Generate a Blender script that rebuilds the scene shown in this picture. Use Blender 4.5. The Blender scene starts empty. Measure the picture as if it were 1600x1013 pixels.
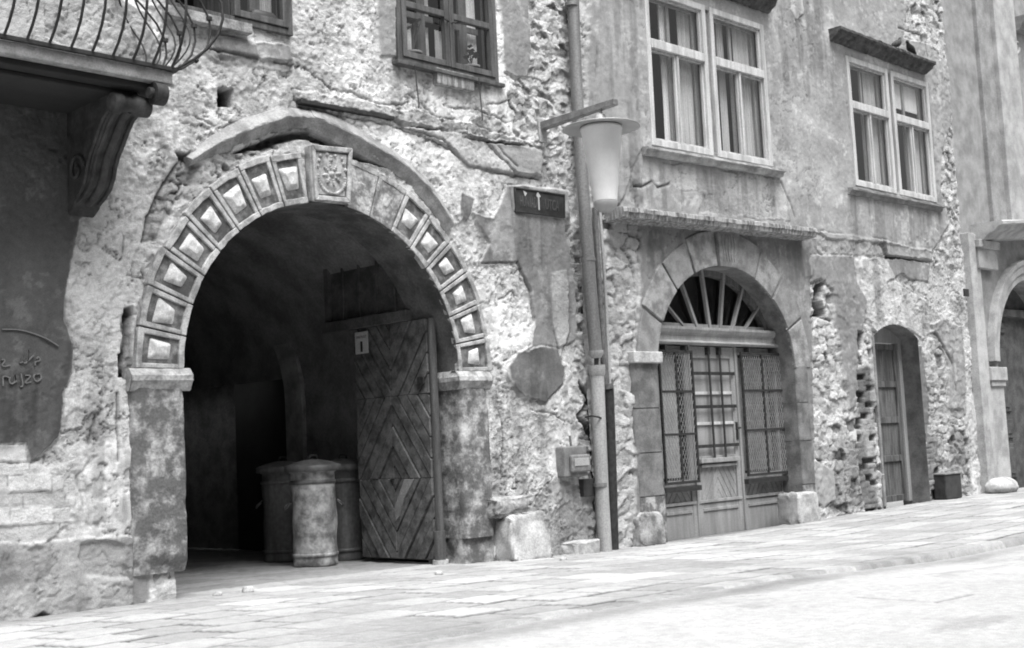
import bpy, math, random
import numpy as np
from math import radians as R, sin, cos, pi
from mathutils import Vector, Matrix
random.seed(7)
sc = bpy.context.scene
# ------------------------------------------------------------------ camera, sky, sun, exposure
K, EYE = 10.0, 1.22
M = np.array([[0.7042868849836417, 0.032633977109383976, 0.709165007017452],
              [-0.7082349425423146, 0.10099259562305896, 0.6987157947201433],
              [-0.048818539532875106, -0.9943518085503447, 0.09424028348076854]])
cam_d = bpy.data.cameras.new('camera'); cam = bpy.data.objects.new('camera', cam_d); sc.collection.objects.link(cam)
cam_d.sensor_width = 36.0; cam_d.lens = 36.0 * 2000 / 1600; cam_d.clip_end = 500; cam_d.clip_start = .05
cr, cd, cf = Vector(M[:, 0]), Vector(M[:, 1]), Vector(M[:, 2])
cam.matrix_world = Matrix(((cr.x, -cd.x, -cf.x, 0), (cr.y, -cd.y, -cf.y, -K), (cr.z, -cd.z, -cf.z, EYE), (0, 0, 0, 1)))
sc.camera = cam
world = bpy.data.worlds.new('World'); sc.world = world; world.use_nodes = True
SUN_EL, SUN_AZ = R(66), R(200)        # azimuth: the way the light comes from, from +Y clockwise (street side, a little left)
nt = world.node_tree; bg = nt.nodes['Background']
sky = nt.nodes.new('ShaderNodeTexSky'); sky.sky_type = 'NISHITA'; sky.sun_disc = False
sky.sun_elevation = SUN_EL; sky.sun_rotation = SUN_AZ; sky.air_density = 1.0; sky.dust_density = 4.0
bw = nt.nodes.new('ShaderNodeRGBToBW'); nt.links.new(sky.outputs[0], bw.inputs[0]); nt.links.new(bw.outputs[0], bg.inputs[0])
bg.inputs[1].default_value = 0.085
sd = bpy.data.lights.new('sun', 'SUN'); sun = bpy.data.objects.new('sun', sd); sc.collection.objects.link(sun)
sd.energy = 2.3; sd.angle = R(38); sd.color = (1, 1, 1)
src = Vector((sin(SUN_AZ) * cos(SUN_EL), cos(SUN_AZ) * cos(SUN_EL), sin(SUN_EL)))
sun.rotation_euler = src.to_track_quat('Z', 'Y').to_euler()
sc.view_settings.view_transform = 'Standard'; sc.view_settings.look = 'None'; sc.view_settings.gamma = 1
sc.view_settings.exposure = 1.42
sc.cycles.filter_width = 1.9
sc.cycles.max_bounces = 8

# ------------------------------------------------------------------ photograph plane helpers
CAM = np.array([0.0, -K, EYE])
def W(px, py, out=0.0):
    """point that stands `out` metres in front of the facade plane"""
    d = M @ np.array([(px - 800) / 2000, (py - 506.5) / 2000, 1.0]); t = (K - out) / d[1]
    return CAM + d * t
def WP(pts, out=0.0): return [(W(a, b, out)[0], W(a, b, out)[2]) for a, b in pts]
def gz(x):
    return float(np.interp(x, [0, 5, 7.5, 9, 10.5, 12.5, 14, 16, 19, 24, 60], [.06, .05, .03, .01, -.03, -.07, -.08, -.05, -.01, 0, 0]))

# ------------------------------------------------------------------ noise on arrays
def _h(i, j, s):
    n = (i.astype(np.int64) * 374761393 + j.astype(np.int64) * 668265263 + s * 974634777) & 0xffffffff
    n = ((n ^ (n >> 13)) * 1274126177) & 0xffffffff
    n = ((n ^ (n >> 16)) * 2246822519) & 0xffffffff
    return ((n ^ (n >> 15)) & 0xffffff) / float(0xffffff)
def vn(x, y, s=0):
    i = np.floor(x); j = np.floor(y); fx = x - i; fy = y - j
    fx = fx * fx * fx * (fx * (fx * 6 - 15) + 10); fy = fy * fy * fy * (fy * (fy * 6 - 15) + 10)
    a = _h(i, j, s); b = _h(i + 1, j, s); c = _h(i, j + 1, s); d = _h(i + 1, j + 1, s)
    return (a + (b - a) * fx) * (1 - fy) + (c + (d - c) * fx) * fy
def fbm(x, y, f, o=4, s=0, g=.5):
    r = 0; a = 1; t = 0
    for k in range(o):
        r = r + a * (vn(x * f + k * 17.3, y * f - k * 9.1, s + k) - .5); t += a; a *= g; f *= 2.03
    return r / t * 2
def voro(x, y, s=0):
    i = np.floor(x); j = np.floor(y); f1 = np.full(x.shape, 9.); f2 = f1.copy(); cid = np.zeros(x.shape); ox = np.zeros(x.shape); oy = np.zeros(x.shape)
    for di in (-1, 0, 1):
        for dj in (-1, 0, 1):
            a = i + di; b = j + dj; px = a + .15 + .7 * _h(a, b, s); py = b + .15 + .7 * _h(a, b, s + 5)
            dx, dy = x - px, y - py; d = .45 * np.hypot(dx, dy) + .55 * np.maximum(np.abs(dx), np.abs(dy)); c = _h(a, b, s + 9)
            m = d < f1; f2 = np.where(m, f1, np.minimum(f2, d)); cid = np.where(m, c, cid); ox = np.where(m, dx, ox); oy = np.where(m, dy, oy); f1 = np.where(m, d, f1)
    voro.off = (ox, oy); return f1, f2, cid
def sdist(x, z, poly, closed=True):
    n = len(poly); d = np.full(x.shape, 1e9); ins = np.zeros(x.shape, bool)
    for k in range(n if closed else n - 1):
        (ax, az), (bx, bz) = poly[k], poly[(k + 1) % n]
        ex, ez = bx - ax, bz - az; L = ex * ex + ez * ez + 1e-12
        t = np.clip(((x - ax) * ex + (z - az) * ez) / L, 0, 1)
        d = np.minimum(d, np.hypot(x - ax - t * ex, z - az - t * ez))
        if closed:
            c = ((az > z) != (bz > z)) & (x < (bx - ax) * (z - az) / (bz - az + 1e-12) + ax)
            ins ^= c
    return np.where(ins, -d, d)
def sstep(v, a, b):
    t = np.clip((v - a) / (b - a), 0, 1); return t * t * (3 - 2 * t)

# ------------------------------------------------------------------ materials (all neutral greys: the place as black and white film sees it)
def mat(name, a, b=None, scale=6, rough=.85, bump=.3, bscale=60, streak=False, metal=0, spec=.3, grain=.2, mid=.5, soft=.2, dist=.004):
    """a base grey, b second grey of the stains/wear, mixed by a noise of the material's own"""
    m = bpy.data.materials.new(name); m.use_nodes = True; t = m.node_tree; N = t.nodes; L = t.links
    p = N['Principled BSDF']; p.inputs['Roughness'].default_value = rough; p.inputs['Metallic'].default_value = metal
    p.inputs['Specular IOR Level'].default_value = spec
    if b is None: b = a * 1.25
    tc = N.new('ShaderNodeTexCoord'); mp = N.new('ShaderNodeMapping'); L.new(tc.outputs['Object'], mp.inputs[0])
    if streak: mp.inputs['Scale'].default_value = (1, 1, .12)
    n1 = N.new('ShaderNodeTexNoise'); n1.inputs['Scale'].default_value = scale; n1.inputs['Detail'].default_value = 8; n1.inputs['Roughness'].default_value = .62
    L.new(mp.outputs[0], n1.inputs['Vector'])
    r1 = N.new('ShaderNodeMapRange'); r1.interpolation_type = 'SMOOTHSTEP'
    r1.inputs[1].default_value = mid - soft; r1.inputs[2].default_value = mid + soft; r1.inputs[3].default_value = a; r1.inputs[4].default_value = b
    L.new(n1.outputs['Fac'], r1.inputs[0])
    n2 = N.new('ShaderNodeTexNoise'); n2.inputs['Scale'].default_value = bscale * 1.7; n2.inputs['Detail'].default_value = 3
    L.new(tc.outputs['Object'], n2.inputs['Vector'])
    r2 = N.new('ShaderNodeMapRange'); r2.inputs[1].default_value = .3; r2.inputs[2].default_value = .7; r2.inputs[3].default_value = 1 - grain; r2.inputs[4].default_value = 1 + grain
    L.new(n2.outputs['Fac'], r2.inputs[0])
    mu = N.new('ShaderNodeMath'); mu.operation = 'MULTIPLY'; L.new(r1.outputs[0], mu.inputs[0]); L.new(r2.outputs[0], mu.inputs[1])
    L.new(mu.outputs[0], p.inputs['Base Color'])
    if bump:
        n3 = N.new('ShaderNodeTexNoise'); n3.inputs['Scale'].default_value = bscale; n3.inputs['Detail'].default_value = 6
        L.new(mp.outputs[0], n3.inputs['Vector'])
        bp = N.new('ShaderNodeBump'); bp.inputs['Strength'].default_value = bump; bp.inputs['Distance'].default_value = dist
        L.new(n3.outputs['Fac'], bp.inputs['Height']); L.new(bp.outputs[0], p.inputs['Normal'])
    return m
def wall_mat(name):
    """reads the wall's own colour and roughness map (vertex attribute), adds fine grain and relief"""
    m = bpy.data.materials.new(name); m.use_nodes = True; t = m.node_tree; N = t.nodes; L = t.links
    p = N['Principled BSDF']; p.inputs['Roughness'].default_value = .95; p.inputs['Specular IOR Level'].default_value = .15
    at = N.new('ShaderNodeAttribute'); at.attribute_name = 'paint'; sp = N.new('ShaderNodeSeparateColor'); L.new(at.outputs['Color'], sp.inputs[0])
    tc = N.new('ShaderNodeTexCoord')
    def nz(s, d, lo, hi, a, b):
        n = N.new('ShaderNodeTexNoise'); n.inputs['Scale'].default_value = s; n.inputs['Detail'].default_value = d; n.inputs['Roughness'].default_value = .65
        L.new(tc.outputs['Object'], n.inputs['Vector'])
        r = N.new('ShaderNodeMapRange'); r.inputs[1].default_value = lo; r.inputs[2].default_value = hi; r.inputs[3].default_value = a; r.inputs[4].default_value = b
        L.new(n.outputs['Fac'], r.inputs[0]); return r.outputs[0], n.outputs['Fac']
    def mul(a, b):
        q = N.new('ShaderNodeMath'); q.operation = 'MULTIPLY'; L.new(a, q.inputs[0])
        if isinstance(b, (int, float)): q.inputs[1].default_value = b
        else: L.new(b, q.inputs[1])
        return q.outputs[0]
    a, _ = nz(110, 3, .3, .7, .8, 1.2); b, _ = nz(14, 6, .3, .7, .86, 1.14)
    L.new(mul(mul(sp.outputs[0], a), b), p.inputs['Base Color'])
    _, f1 = nz(48, 9, 0, 1, 0, 1); _, f2 = nz(17, 8, 0, 1, 0, 1)
    ad = N.new('ShaderNodeMath'); ad.operation = 'MULTIPLY_ADD'; L.new(f2, ad.inputs[0]); ad.inputs[1].default_value = 1.6; L.new(f1, ad.inputs[2]); f = ad.outputs[0]
    bp = N.new('ShaderNodeBump'); bp.inputs['Distance'].default_value = .022
    L.new(mul(sp.outputs[1], 1.0), bp.inputs['Strength']); L.new(f, bp.inputs['Height']); L.new(bp.outputs[0], p.inputs['Normal'])
    return m
def glass_mat(name):
    m = bpy.data.materials.new(name); m.use_nodes = True; t = m.node_tree; N = t.nodes; L = t.links
    for q in list(N):
        if q.type == 'BSDF_PRINCIPLED': N.remove(q)
    tr = N.new('ShaderNodeBsdfTransparent'); tr.inputs[0].default_value = (.95, .95, .95, 1)
    gl = N.new('ShaderNodeBsdfGlossy'); gl.inputs['Roughness'].default_value = .06; gl.inputs[0].default_value = (.9, .9, .9, 1)
    tc = N.new('ShaderNodeTexCoord'); nn = N.new('ShaderNodeTexNoise'); nn.inputs['Scale'].default_value = 2.5; L.new(tc.outputs['Object'], nn.inputs['Vector'])
    bp = N.new('ShaderNodeBump'); bp.inputs['Distance'].default_value = .02; bp.inputs['Strength'].default_value = .4; L.new(nn.outputs['Fac'], bp.inputs['Height'])
    lw = N.new('ShaderNodeLayerWeight'); lw.inputs[0].default_value = .5; pw = N.new('ShaderNodeMath'); pw.operation = 'POWER'; pw.inputs[1].default_value = 4.5; L.new(lw.outputs['Facing'], pw.inputs[0]); fr = N.new('ShaderNodeMath'); fr.operation = 'MULTIPLY_ADD'; fr.inputs[1].default_value = .9; fr.inputs[2].default_value = .06; L.new(pw.outputs[0], fr.inputs[0]); mx = N.new('ShaderNodeMixShader')
    L.new(bp.outputs[0], gl.inputs['Normal'])
    L.new(fr.outputs[0], mx.inputs[0]); L.new(tr.outputs[0], mx.inputs[1]); L.new(gl.outputs[0], mx.inputs[2])
    L.new(mx.outputs[0], N['Material Output'].inputs[0]); return m
MT = dict(
    stone=mat('weathered_stone', .12, .36, 5, bump=.6, bscale=40, soft=.14, dist=.01),
    stone_dark=mat('dark_stone', .10, .20, 4, bump=.5, bscale=40, soft=.15, dist=.008),
    ring=mat('pale_ring_stone', .2, .46, 9, bump=.6, bscale=45, soft=.16, dist=.008),
    panel=mat('painted_panel', .07, .24, 9, bump=.5, bscale=45, soft=.15, mid=.56),
    boss=mat('worn_boss', .34, .62, 14, bump=.4, bscale=50),
    light=mat('light_stone', .22, .5, 5, bump=.6, bscale=35, dist=.01),
    grey=mat('grey_stone', .15, .27, 5, bump=.4, bscale=45, soft=.17),
    mould=mat('moulding_stone', .16, .34, 5, bump=.5, bscale=35, dist=.008),
    white=mat('worn_white_paint', .34, .56, 12, rough=.7, bump=.4, bscale=50, streak=True),
    wood=mat('weathered_wood', .05, .15, 14, rough=.8, bump=.7, bscale=40, streak=True),
    dwood=mat('dark_window_wood', .05, .12, 14, rough=.75, bump=.5, bscale=40, streak=True),
    shop=mat('grey_door_paint', .2, .31, 8, rough=.7, bump=.4, bscale=50, streak=True),
    gate=mat('gate_boards', .045, .15, 8, rough=.85, bump=.9, bscale=30, soft=.2),
    black=mat('sooty_plaster', .018, .035, 3, bump=.4, bscale=20),
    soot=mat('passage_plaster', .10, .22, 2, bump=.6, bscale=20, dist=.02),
    room=mat('dark_room', .02, .03, 3, bump=0),
    iron=mat('dark_iron', .025, .05, 20, rough=.6, bump=.3, bscale=80, metal=.3),
    iron_l=mat('grey_iron', .10, .2, 20, rough=.6, bump=.3, bscale=80, metal=.3),
    wire=mat('wire', .22, .34, 20, rough=.5, bump=0, metal=.3),
    pipe=mat('zinc_pipe', .16, .26, 6, rough=.55, bump=.3, bscale=30, streak=True, metal=.3),
    pipe_l=mat('pale_pipe', .26, .38, 6, rough=.65, bump=.3, bscale=30, streak=True),
    bin=mat('dented_bin_metal', .14, .5, 5, rough=.6, bump=.9, bscale=10, streak=False, metal=.25, soft=.16, dist=.02),
    bin_d=mat('dark_bin_metal', .08, .2, 4, rough=.6, bump=.5, bscale=14, streak=True, metal=.25),
    lamp=mat('lamp_enamel', .3, .38, 4, rough=.4, bump=.05, bscale=30, spec=.5, grain=.04),
    lampg=mat('frosted_lamp_glass', .6, .7, 3, rough=.35, bump=.05, bscale=30, spec=.5, grain=.03),
    cloth=mat('net_curtain', .66, .78, 10, rough=.95, bump=.2, bscale=60, streak=True),
    cloth_d=mat('grey_curtain', .4, .52, 10, rough=.95, bump=.2, bscale=60, streak=True),
    slab=mat('balcony_slab', .16, .30, 8, bump=.5, bscale=40),
    tin=mat('tin_cover', .22, .36, 8, rough=.6, bump=.4, bscale=30, streak=True),
    sign=mat('dark_enamel', .025, .05, 8, rough=.5, bump=.1, bscale=40),
    letter=mat('sign_letter', .065, .11, 8, rough=.5, bump=0),
    plate=mat('plate_enamel', .4, .5, 8, rough=.5, bump=0),
    ink=mat('plate_ink', .02, .03, 8, rough=.5, bump=0),
    chalk=mat('chalk', .13, .18, 40, bump=0),
    pot=mat('clay_pot', .1, .15, 8, bump=.2),
    leaf=mat('leaf', .04, .08, 20, bump=0),
    h3=mat('smooth_pale_plaster', .26, .46, 3, bump=.25, bscale=40),
    h3d=mat('smooth_grey_plaster', .18, .33, 3, bump=.25, bscale=40),
    bird=mat('bird_plumage', .02, .06, 30, rough=.7, bump=.1),
    box=mat('box_paint', .12, .22, 8, rough=.6, bump=.3, bscale=40),
    box_l=mat('box_cover', .28, .38, 8, rough=.6, bump=.3, bscale=40),
    glass=glass_mat('window_glass'),
)
MW = wall_mat('peeling_wall')

# ------------------------------------------------------------------ mesh building
class MB:
    def __init__(s): s.v = []; s.f = []; s.sm = []
    def add(s, vs, fs, smooth=False):
        o = len(s.v); s.v += [tuple(map(float, p)) for p in vs]; s.f += [tuple(i + o for i in f) for f in fs]; s.sm += [smooth] * len(fs)
    def hexa(s, p):   # 8 points: 0-3 back (counter-clockwise), 4-7 front
        s.add(p, [(0, 3, 2, 1), (4, 5, 6, 7), (0, 1, 5, 4), (1, 2, 6, 5), (2, 3, 7, 6), (3, 0, 4, 7)])
    def box(s, x0, x1, z0, z1, o0, o1, f=None):   # o = metres out of the facade
        f = f or (lambda a, b, o: (a, -o, b))
        s.hexa([f(x0, z0, o0), f(x1, z0, o0), f(x1, z1, o0), f(x0, z1, o0), f(x0, z0, o1), f(x1, z0, o1), f(x1, z1, o1), f(x0, z1, o1)])
    def prism(s, poly, o0, o1, f=None, inset=0):
        f = f or (lambda a, b, o: (a, -o, b)); n = len(poly)
        cx = sum(p[0] for p in poly) / n; cz = sum(p[1] for p in poly) / n
        pf = [(p[0] + (cx - p[0]) * inset, p[1] + (cz - p[1]) * inset) for p in poly]
        s.add([f(a, b, o0) for a, b in poly] + [f(a, b, o1) for a, b in pf],
              [tuple(range(n))[::-1], tuple(range(n, 2 * n))] + [(i, (i + 1) % n, n + (i + 1) % n, n + i) for i in range(n)])
    def tube(s, path, r, n=8, cap=True):
        path = [Vector(p) for p in path]; rr = r if isinstance(r, (list, tuple)) else [r] * len(path)
        vs = []; up = Vector((0, 0, 1)); prev = None
        for i, p in enumerate(path):
            t = (path[min(i + 1, len(path) - 1)] - path[max(i - 1, 0)]).normalized()
            if prev is None:
                a = t.cross(up if abs(t.z) < .9 else Vector((1, 0, 0))).normalized()
            else: a = (prev - t * prev.dot(t)).normalized()
            prev = a; b = t.cross(a)
            vs += [p + (a * cos(2 * pi * k / n) + b * sin(2 * pi * k / n)) * rr[i] for k in range(n)]
        fs = [(i * n + k, i * n + (k + 1) % n, (i + 1) * n + (k + 1) % n, (i + 1) * n + k) for i in range(len(path) - 1) for k in range(n)]
        s.add(vs, fs, True)
        if cap: s.add(vs[:n], [tuple(range(n))[::-1]]); s.add(vs[-n:], [tuple(range(n))])
    def lathe(s, prof, c, n=32, wob=0):
        vs = []
        for r, z in prof:
            for k in range(n):
                a = 2 * pi * k / n; q = r * (1 + wob * sin(3 * a + z * 7) + wob * .6 * sin(7 * a - z * 11))
                vs.append((c[0] + q * cos(a), c[1] + q * sin(a), c[2] + z))
        s.add(vs, [(i * n + k, i * n + (k + 1) % n, (i + 1) * n + (k + 1) % n, (i + 1) * n + k) for i in range(len(prof) - 1) for k in range(n)], True)
    def build(s, name, m, parent=None, bevel=0, seg=2, recalc=True):
        me = bpy.data.meshes.new(name); me.from_pydata(s.v, [], s.f); me.materials.append(m)
        me.polygons.foreach_set('use_smooth', s.sm)
        import bmesh
        if recalc: b = bmesh.new(); b.from_mesh(me); bmesh.ops.recalc_face_normals(b, faces=b.faces); b.to_mesh(me); b.free()
        o = bpy.data.objects.new(name, me); sc.collection.objects.link(o)
        if parent:
            o.parent = parent
            w = parent; off = Vector((0, 0, 0))
            while w: off += Vector(w.location); w = w.parent
            o.location = -off
        if bevel:
            bv = o.modifiers.new('bevel', 'BEVEL'); bv.width = bevel; bv.segments = seg; bv.limit_method = 'ANGLE'; bv.angle_limit = R(35)
        return o
def tag(o, label=None, cat=None, group=None, kind=None):
    if label: o['label'] = label
    if cat: o['category'] = cat
    if group: o['group'] = group
    if kind: o['kind'] = kind
    return o
def thing(name, label, cat, loc=(0, 0, 0), group=None):
    o = bpy.data.objects.new(name, None); sc.collection.objects.link(o); o.location = loc
    o.empty_display_size = .1
    return tag(o, label, cat, group)
def box(name, x0, x1, z0, z1, o0, o1, m, parent=None, f=None, bevel=.006):
    b = MB(); b.box(x0, x1, z0, z1, o0, o1, f); return b.build(name, m, parent, bevel)
def rock(name, c, size, m, parent=None, seed=0, n=14, amp=.12, taper=0, lean=0, flat=.5):
    """rounded worn block: a superellipsoid roughened by noise, base at c"""
    b = MB(); vs = []
    U = 2 * n; V = n
    e = flat
    sg = lambda v, p: math.copysign(abs(v) ** p, v)
    for j in range(V + 1):
        la = -pi / 2 + pi * j / V
        for i in range(U):
            lo = 2 * pi * i / U
            x = sg(cos(la), e) * sg(cos(lo), e); y = sg(cos(la), e) * sg(sin(lo), e); z = sg(sin(la), e)
            k = 1 - taper * (z + 1) / 2
            vs.append([x * k, y * k, z])
    A = np.array(vs); nx = fbm(A[:, 0] + seed * 3.1 + A[:, 2] * .7, A[:, 1] - A[:, 2] * 1.3, 1.6, 4, seed)
    n5 = fbm(A[:, 0] * 1.0 + seed + A[:, 2] * 1.9, A[:, 1] - A[:, 2] * .8, 4.5, 4, seed + 7, .6)
    A = A * (1 + amp * nx[:, None] + amp * .45 * n5[:, None])
    A[:, 0] = A[:, 0] * size[0] / 2 + c[0] + lean * (A[:, 2] + 1) / 2; A[:, 1] = A[:, 1] * size[1] / 2 + c[1]; A[:, 2] = (A[:, 2] + 1) * size[2] / 2 + c[2]
    b.add(A.tolist(), [(j * U + i, j * U + (i + 1) % U, (j + 1) * U + (i + 1) % U, (j + 1) * U + i) for j in range(V) for i in range(U)], True)
    return b.build(name, m, parent)
# ------------------------------------------------------------------ walls: a relief grid with layers of plaster, rubble, brick
def wall_grid(name, x0, x1, z0, z1, dx, dz, fn, hole, parent):
    nx = int((x1 - x0) / dx) + 1; nz = int((z1 - z0) / dz) + 1
    X, Z = np.meshgrid(np.linspace(x0, x1, nx), np.linspace(z0, z1, nz)); X = X.ravel(); Z = Z.ravel()
    h, a, r = fn(X, Z)
    co = np.stack([X, -h, Z], 1).astype(np.float32)
    i = np.arange(nx - 1); j = np.arange(nz - 1); I, J = np.meshgrid(i, j); q = (J * nx + I).ravel()
    F = np.stack([q, q + 1, q + nx + 1, q + nx], 1)
    cx = X[q] + (x1 - x0) / nx / 2; cz = Z[q] + (z1 - z0) / nz / 2
    F = F[~hole(cx, cz)]
    me = bpy.data.meshes.new(name); me.vertices.add(len(co)); me.vertices.foreach_set('co', co.ravel())
    me.loops.add(F.size); me.loops.foreach_set('vertex_index', F.ravel().astype(np.int32))
    me.polygons.add(len(F)); me.polygons.foreach_set('loop_start', (np.arange(len(F)) * 4).astype(np.int32))
    me.polygons.foreach_set('loop_total', np.full(len(F), 4, np.int32))
    me.polygons.foreach_set('use_smooth', np.ones(len(F), bool))
    me.update(calc_edges=True)
    at = me.color_attributes.new('paint', 'FLOAT_COLOR', 'POINT')
    c = np.stack([a, r, np.zeros_like(a), np.ones_like(a)], 1).astype(np.float32); at.data.foreach_set('color', c.ravel())
    me.materials.append(MW)
    o = bpy.data.objects.new(name, me); sc.collection.objects.link(o); o.parent = parent
    return o

class Relief:
    def __init__(s, X, Z, seed):
        s.X, s.Z, s.seed = X, Z, seed
        s.wx = .045 * fbm(X, Z, 3.5, 4, seed + 50); s.wz = .045 * fbm(X, Z, 3.5, 4, seed + 60)
        s.fx = .02 * fbm(X, Z, 13, 4, seed + 52, .6); s.fz = .02 * fbm(X, Z, 13, 4, seed + 62, .6)
    def rough(s, light=.42, amp=1.0):
        X, Z = s.X, s.Z
        big = fbm(X, Z, 1.3, 3, s.seed + 1); med = fbm(X, Z, 5.5, 4, s.seed + 2); fine = fbm(X, Z, 19, 3, s.seed + 3)
        blob = np.abs(fbm(X, Z, 7.5, 3, s.seed + 4))           # billowy render lumps
        rid = 1 - np.abs(fbm(X + .3 * s.wx, Z, 4.2, 5, s.seed + 5, .6)) * 2; crust = fbm(X, Z, 30, 3, s.seed + 6, .7)
        pit = sstep(fbm(X, Z, 15, 3, s.seed + 8), .42, .6) * sstep(fbm(X, Z, 2.5, 2, s.seed + 9), -.1, .2)
        zone = sstep(fbm(X, Z, .9, 5, s.seed + 12, .6), -.28, .12)       # 0: trowelled flat coat, 1: crumbled
        s.h = amp * (.022 * big + (.35 + .65 * zone) * (.010 * med + .010 * fine + .010 * blob + .009 * crust + .008 * rid) - .012 * pit * zone)
        stain = fbm(X * 2.5, Z * .5, 2.2, 5, s.seed + 13, .6); cloud = fbm(X, Z, .8, 5, s.seed + 14, .6); spot = sstep(fbm(X, Z, 5, 5, s.seed + 15, .62), .18, .42)
        s.a = light * (1 + .10 * big + .08 * med + .09 * fine + .09 * crust + .22 * cloud + .16 * stain) * (1 - .3 * pit * zone) * (1 - .28 * spot) * (1 + .07 * (1 - zone))
        s.r = .22 + .6 * zone
        # layered flakes: terraces of old coats, each with a broken edge
        t = fbm(X, Z, 1.7, 7, s.seed + 11, .62)
        for n_, (lv, dh) in enumerate(((.10, .014), (-.08, .010), (-.24, .010), (.30, .012), (-.42, .010))):
            s.h += dh * sstep(t, lv - .014, lv + .014)
            k = np.exp(-((t - lv + .022) / .016) ** 2) * sstep(fbm(X, Z, 2.6, 3, s.seed + 30 + n_), .05, .3)
            s.a *= 1 - .5 * k; s.h -= .012 * k  # thin dark line painted along each flake edge in place of its shadow
        s.h -= .034
        s.a *= 1 + .08 * np.sign(t - .10) * np.minimum(1, np.abs(t - .10) * 12)
        return s
    def mask(s, poly, warp=1, soft=.008):
        d = sdist(s.X + warp * (s.wx + s.fx), s.Z + warp * (s.wz + s.fz), WP(poly)); return 1 - sstep(d, -soft, soft), d
    def plaster(s, poly, alb, th=.02, warp=1, rough=.16, lump=.3, var=.16, edge=.0):
        m, d = s.mask(poly, warp)
        mot = fbm(s.X, s.Z, 2.2, 5, s.seed + 21); st = fbm(s.X * 2.2, s.Z * .35, 3, 4, s.seed + 22)
        hh = th + .006 * fbm(s.X, s.Z, 1.5, 3, s.seed + 23) + .004 * fbm(s.X, s.Z, 10, 4, s.seed + 24)
        fl_ = sstep(fbm(s.X, s.Z, 6, 5, s.seed + 25, .65), .22, .34); aa = alb * (1 + 1.5 * var * mot + var * st) * (1 + .35 * fl_ * (alb < .3))
        s.h = s.h * lump * m + hh * m + s.h * (1 - m); s.a = aa * m + s.a * (1 - m); s.r = rough * m + s.r * (1 - m)
        hl = np.abs(fbm(s.X, s.Z, 1.4, 5, s.seed + 33, .6)); k = np.exp(-(hl / .012) ** 2) * m * sstep(fbm(s.X, s.Z, .8, 2, s.seed + 34), .0, .2)
        s.a = s.a * (1 - .45 * k); s.h = s.h - .006 * k
        lp = np.exp(-((d + .006) / .010) ** 2) * sstep(fbm(s.X, s.Z, 3, 3, s.seed + 35), -.2, .1); s.h = s.h + .008 * lp
        dk = np.exp(-((d - .014) / .010) ** 2) * sstep(fbm(s.X, s.Z, 2.2, 3, s.seed + 36), .0, .25); s.a = s.a * (1 - .45 * dk); s.h = s.h - .012 * dk
        if edge:   # a broken lip of lighter coat along the plaster edge
            e = np.exp(-((d - .012) / .016) ** 2) * (fbm(s.X, s.Z, 4, 3, s.seed + 30) > -.1)
            s.a = s.a + (edge - s.a) * e * .8
        return s
    def tint(s, poly, f, warp=1, soft=.03):
        m, d = s.mask(poly, warp, soft); s.a = s.a * (1 + (f - 1) * m); return s
    def stones(s, poly, sx=.2, sz=.12, depth=.05, light=.42, dark=.12, warp=1):
        m, d = s.mask(poly, warp, .03)
        q1 = fbm(s.X, s.Z, 9, 4, s.seed + 45) * .05; q2 = fbm(s.X, s.Z, 9, 4, s.seed + 46) * .04
        j = s.X + s.wx * 2.2 + q1; k = s.Z + s.wz * 1.8 + q2
        f1, f2, c = voro(j / sx, k / sz, s.seed + 40); e = f2 - f1
        opn = sstep(fbm(s.X, s.Z, 4, 3, s.seed + 47), -.25, .25)
        b = 1 - (1 - sstep(e, .0, .16)) * (.25 + .75 * opn)
        ox, oy = voro.off; c2 = (c * 57.3) % 1; c3 = (c * 91.7) % 1
        hh = depth * .9 * (b - .7) + .035 * (c - .5) + .06 * ((c2 - .5) * ox + (c3 - .5) * oy) + .018 * fbm(s.X, s.Z, 7, 5, s.seed + 41, .65) + .008 * fbm(s.X, s.Z, 28, 3, s.seed + 42)
        miss = c < .06
        hh = np.where(miss, hh - depth * .9, hh)
        aa = (light * (.8 + .36 * c)) * (.45 + .55 * b); aa = np.where(miss, aa * .6, aa) * (1 + .35 * fbm(s.X, s.Z, 7, 5, s.seed + 43, .65))
        s.h = s.h * (1 - m) + hh * m; s.a = s.a * (1 - m) + aa * m; s.r = s.r * (1 - m) + 1.0 * m; return s
    def bricks(s, poly, L=.27, H=.085, depth=.03, light=.3, warp=1, gap=.16, drop=.12, tilt=0):
        m, d = s.mask(poly, warp, .02)
        zz = s.Z + s.wz * .6 + tilt * s.X; row = np.floor(zz / H); xx = s.X + s.wx * 1.2 + row * L * .5 + L * .5 * _h(row, row * 0, s.seed + 71); col = np.floor(xx / L)
        u = np.abs(zz / H - row - .5) * 2; v = np.abs(xx / L - col - .5) * 2
        b = sstep(1 - u, 0, gap * 1.6) * sstep(1 - v, 0, gap * .6)
        c = _h(row, col, s.seed + 70); miss = c < drop
        hh = depth * (b - .7) + .02 * (c - .5) + .006 * fbm(s.X, s.Z, 15, 3, s.seed + 44) - np.where(miss, .05, 0)
        aa = light * (.8 + .4 * c) * (.5 + .5 * b) * (1 + .25 * fbm(s.X, s.Z, 7, 4, s.seed + 48)); hh = hh + .01 * fbm(s.X, s.Z, 6, 4, s.seed + 49); aa = np.where(miss, .09, aa)
        s.h = s.h * (1 - m) + hh * m; s.a = s.a * (1 - m) + aa * m; s.r = s.r * (1 - m) + .5 * m; return s
    def cut(s, poly, depth, alb=None, warp=.5, soft=.012):
        m, d = s.mask(poly, warp, soft); s.h = s.h - depth * m
        if alb is not None: s.a = s.a * (1 - m) + alb * m
        return s
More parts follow.
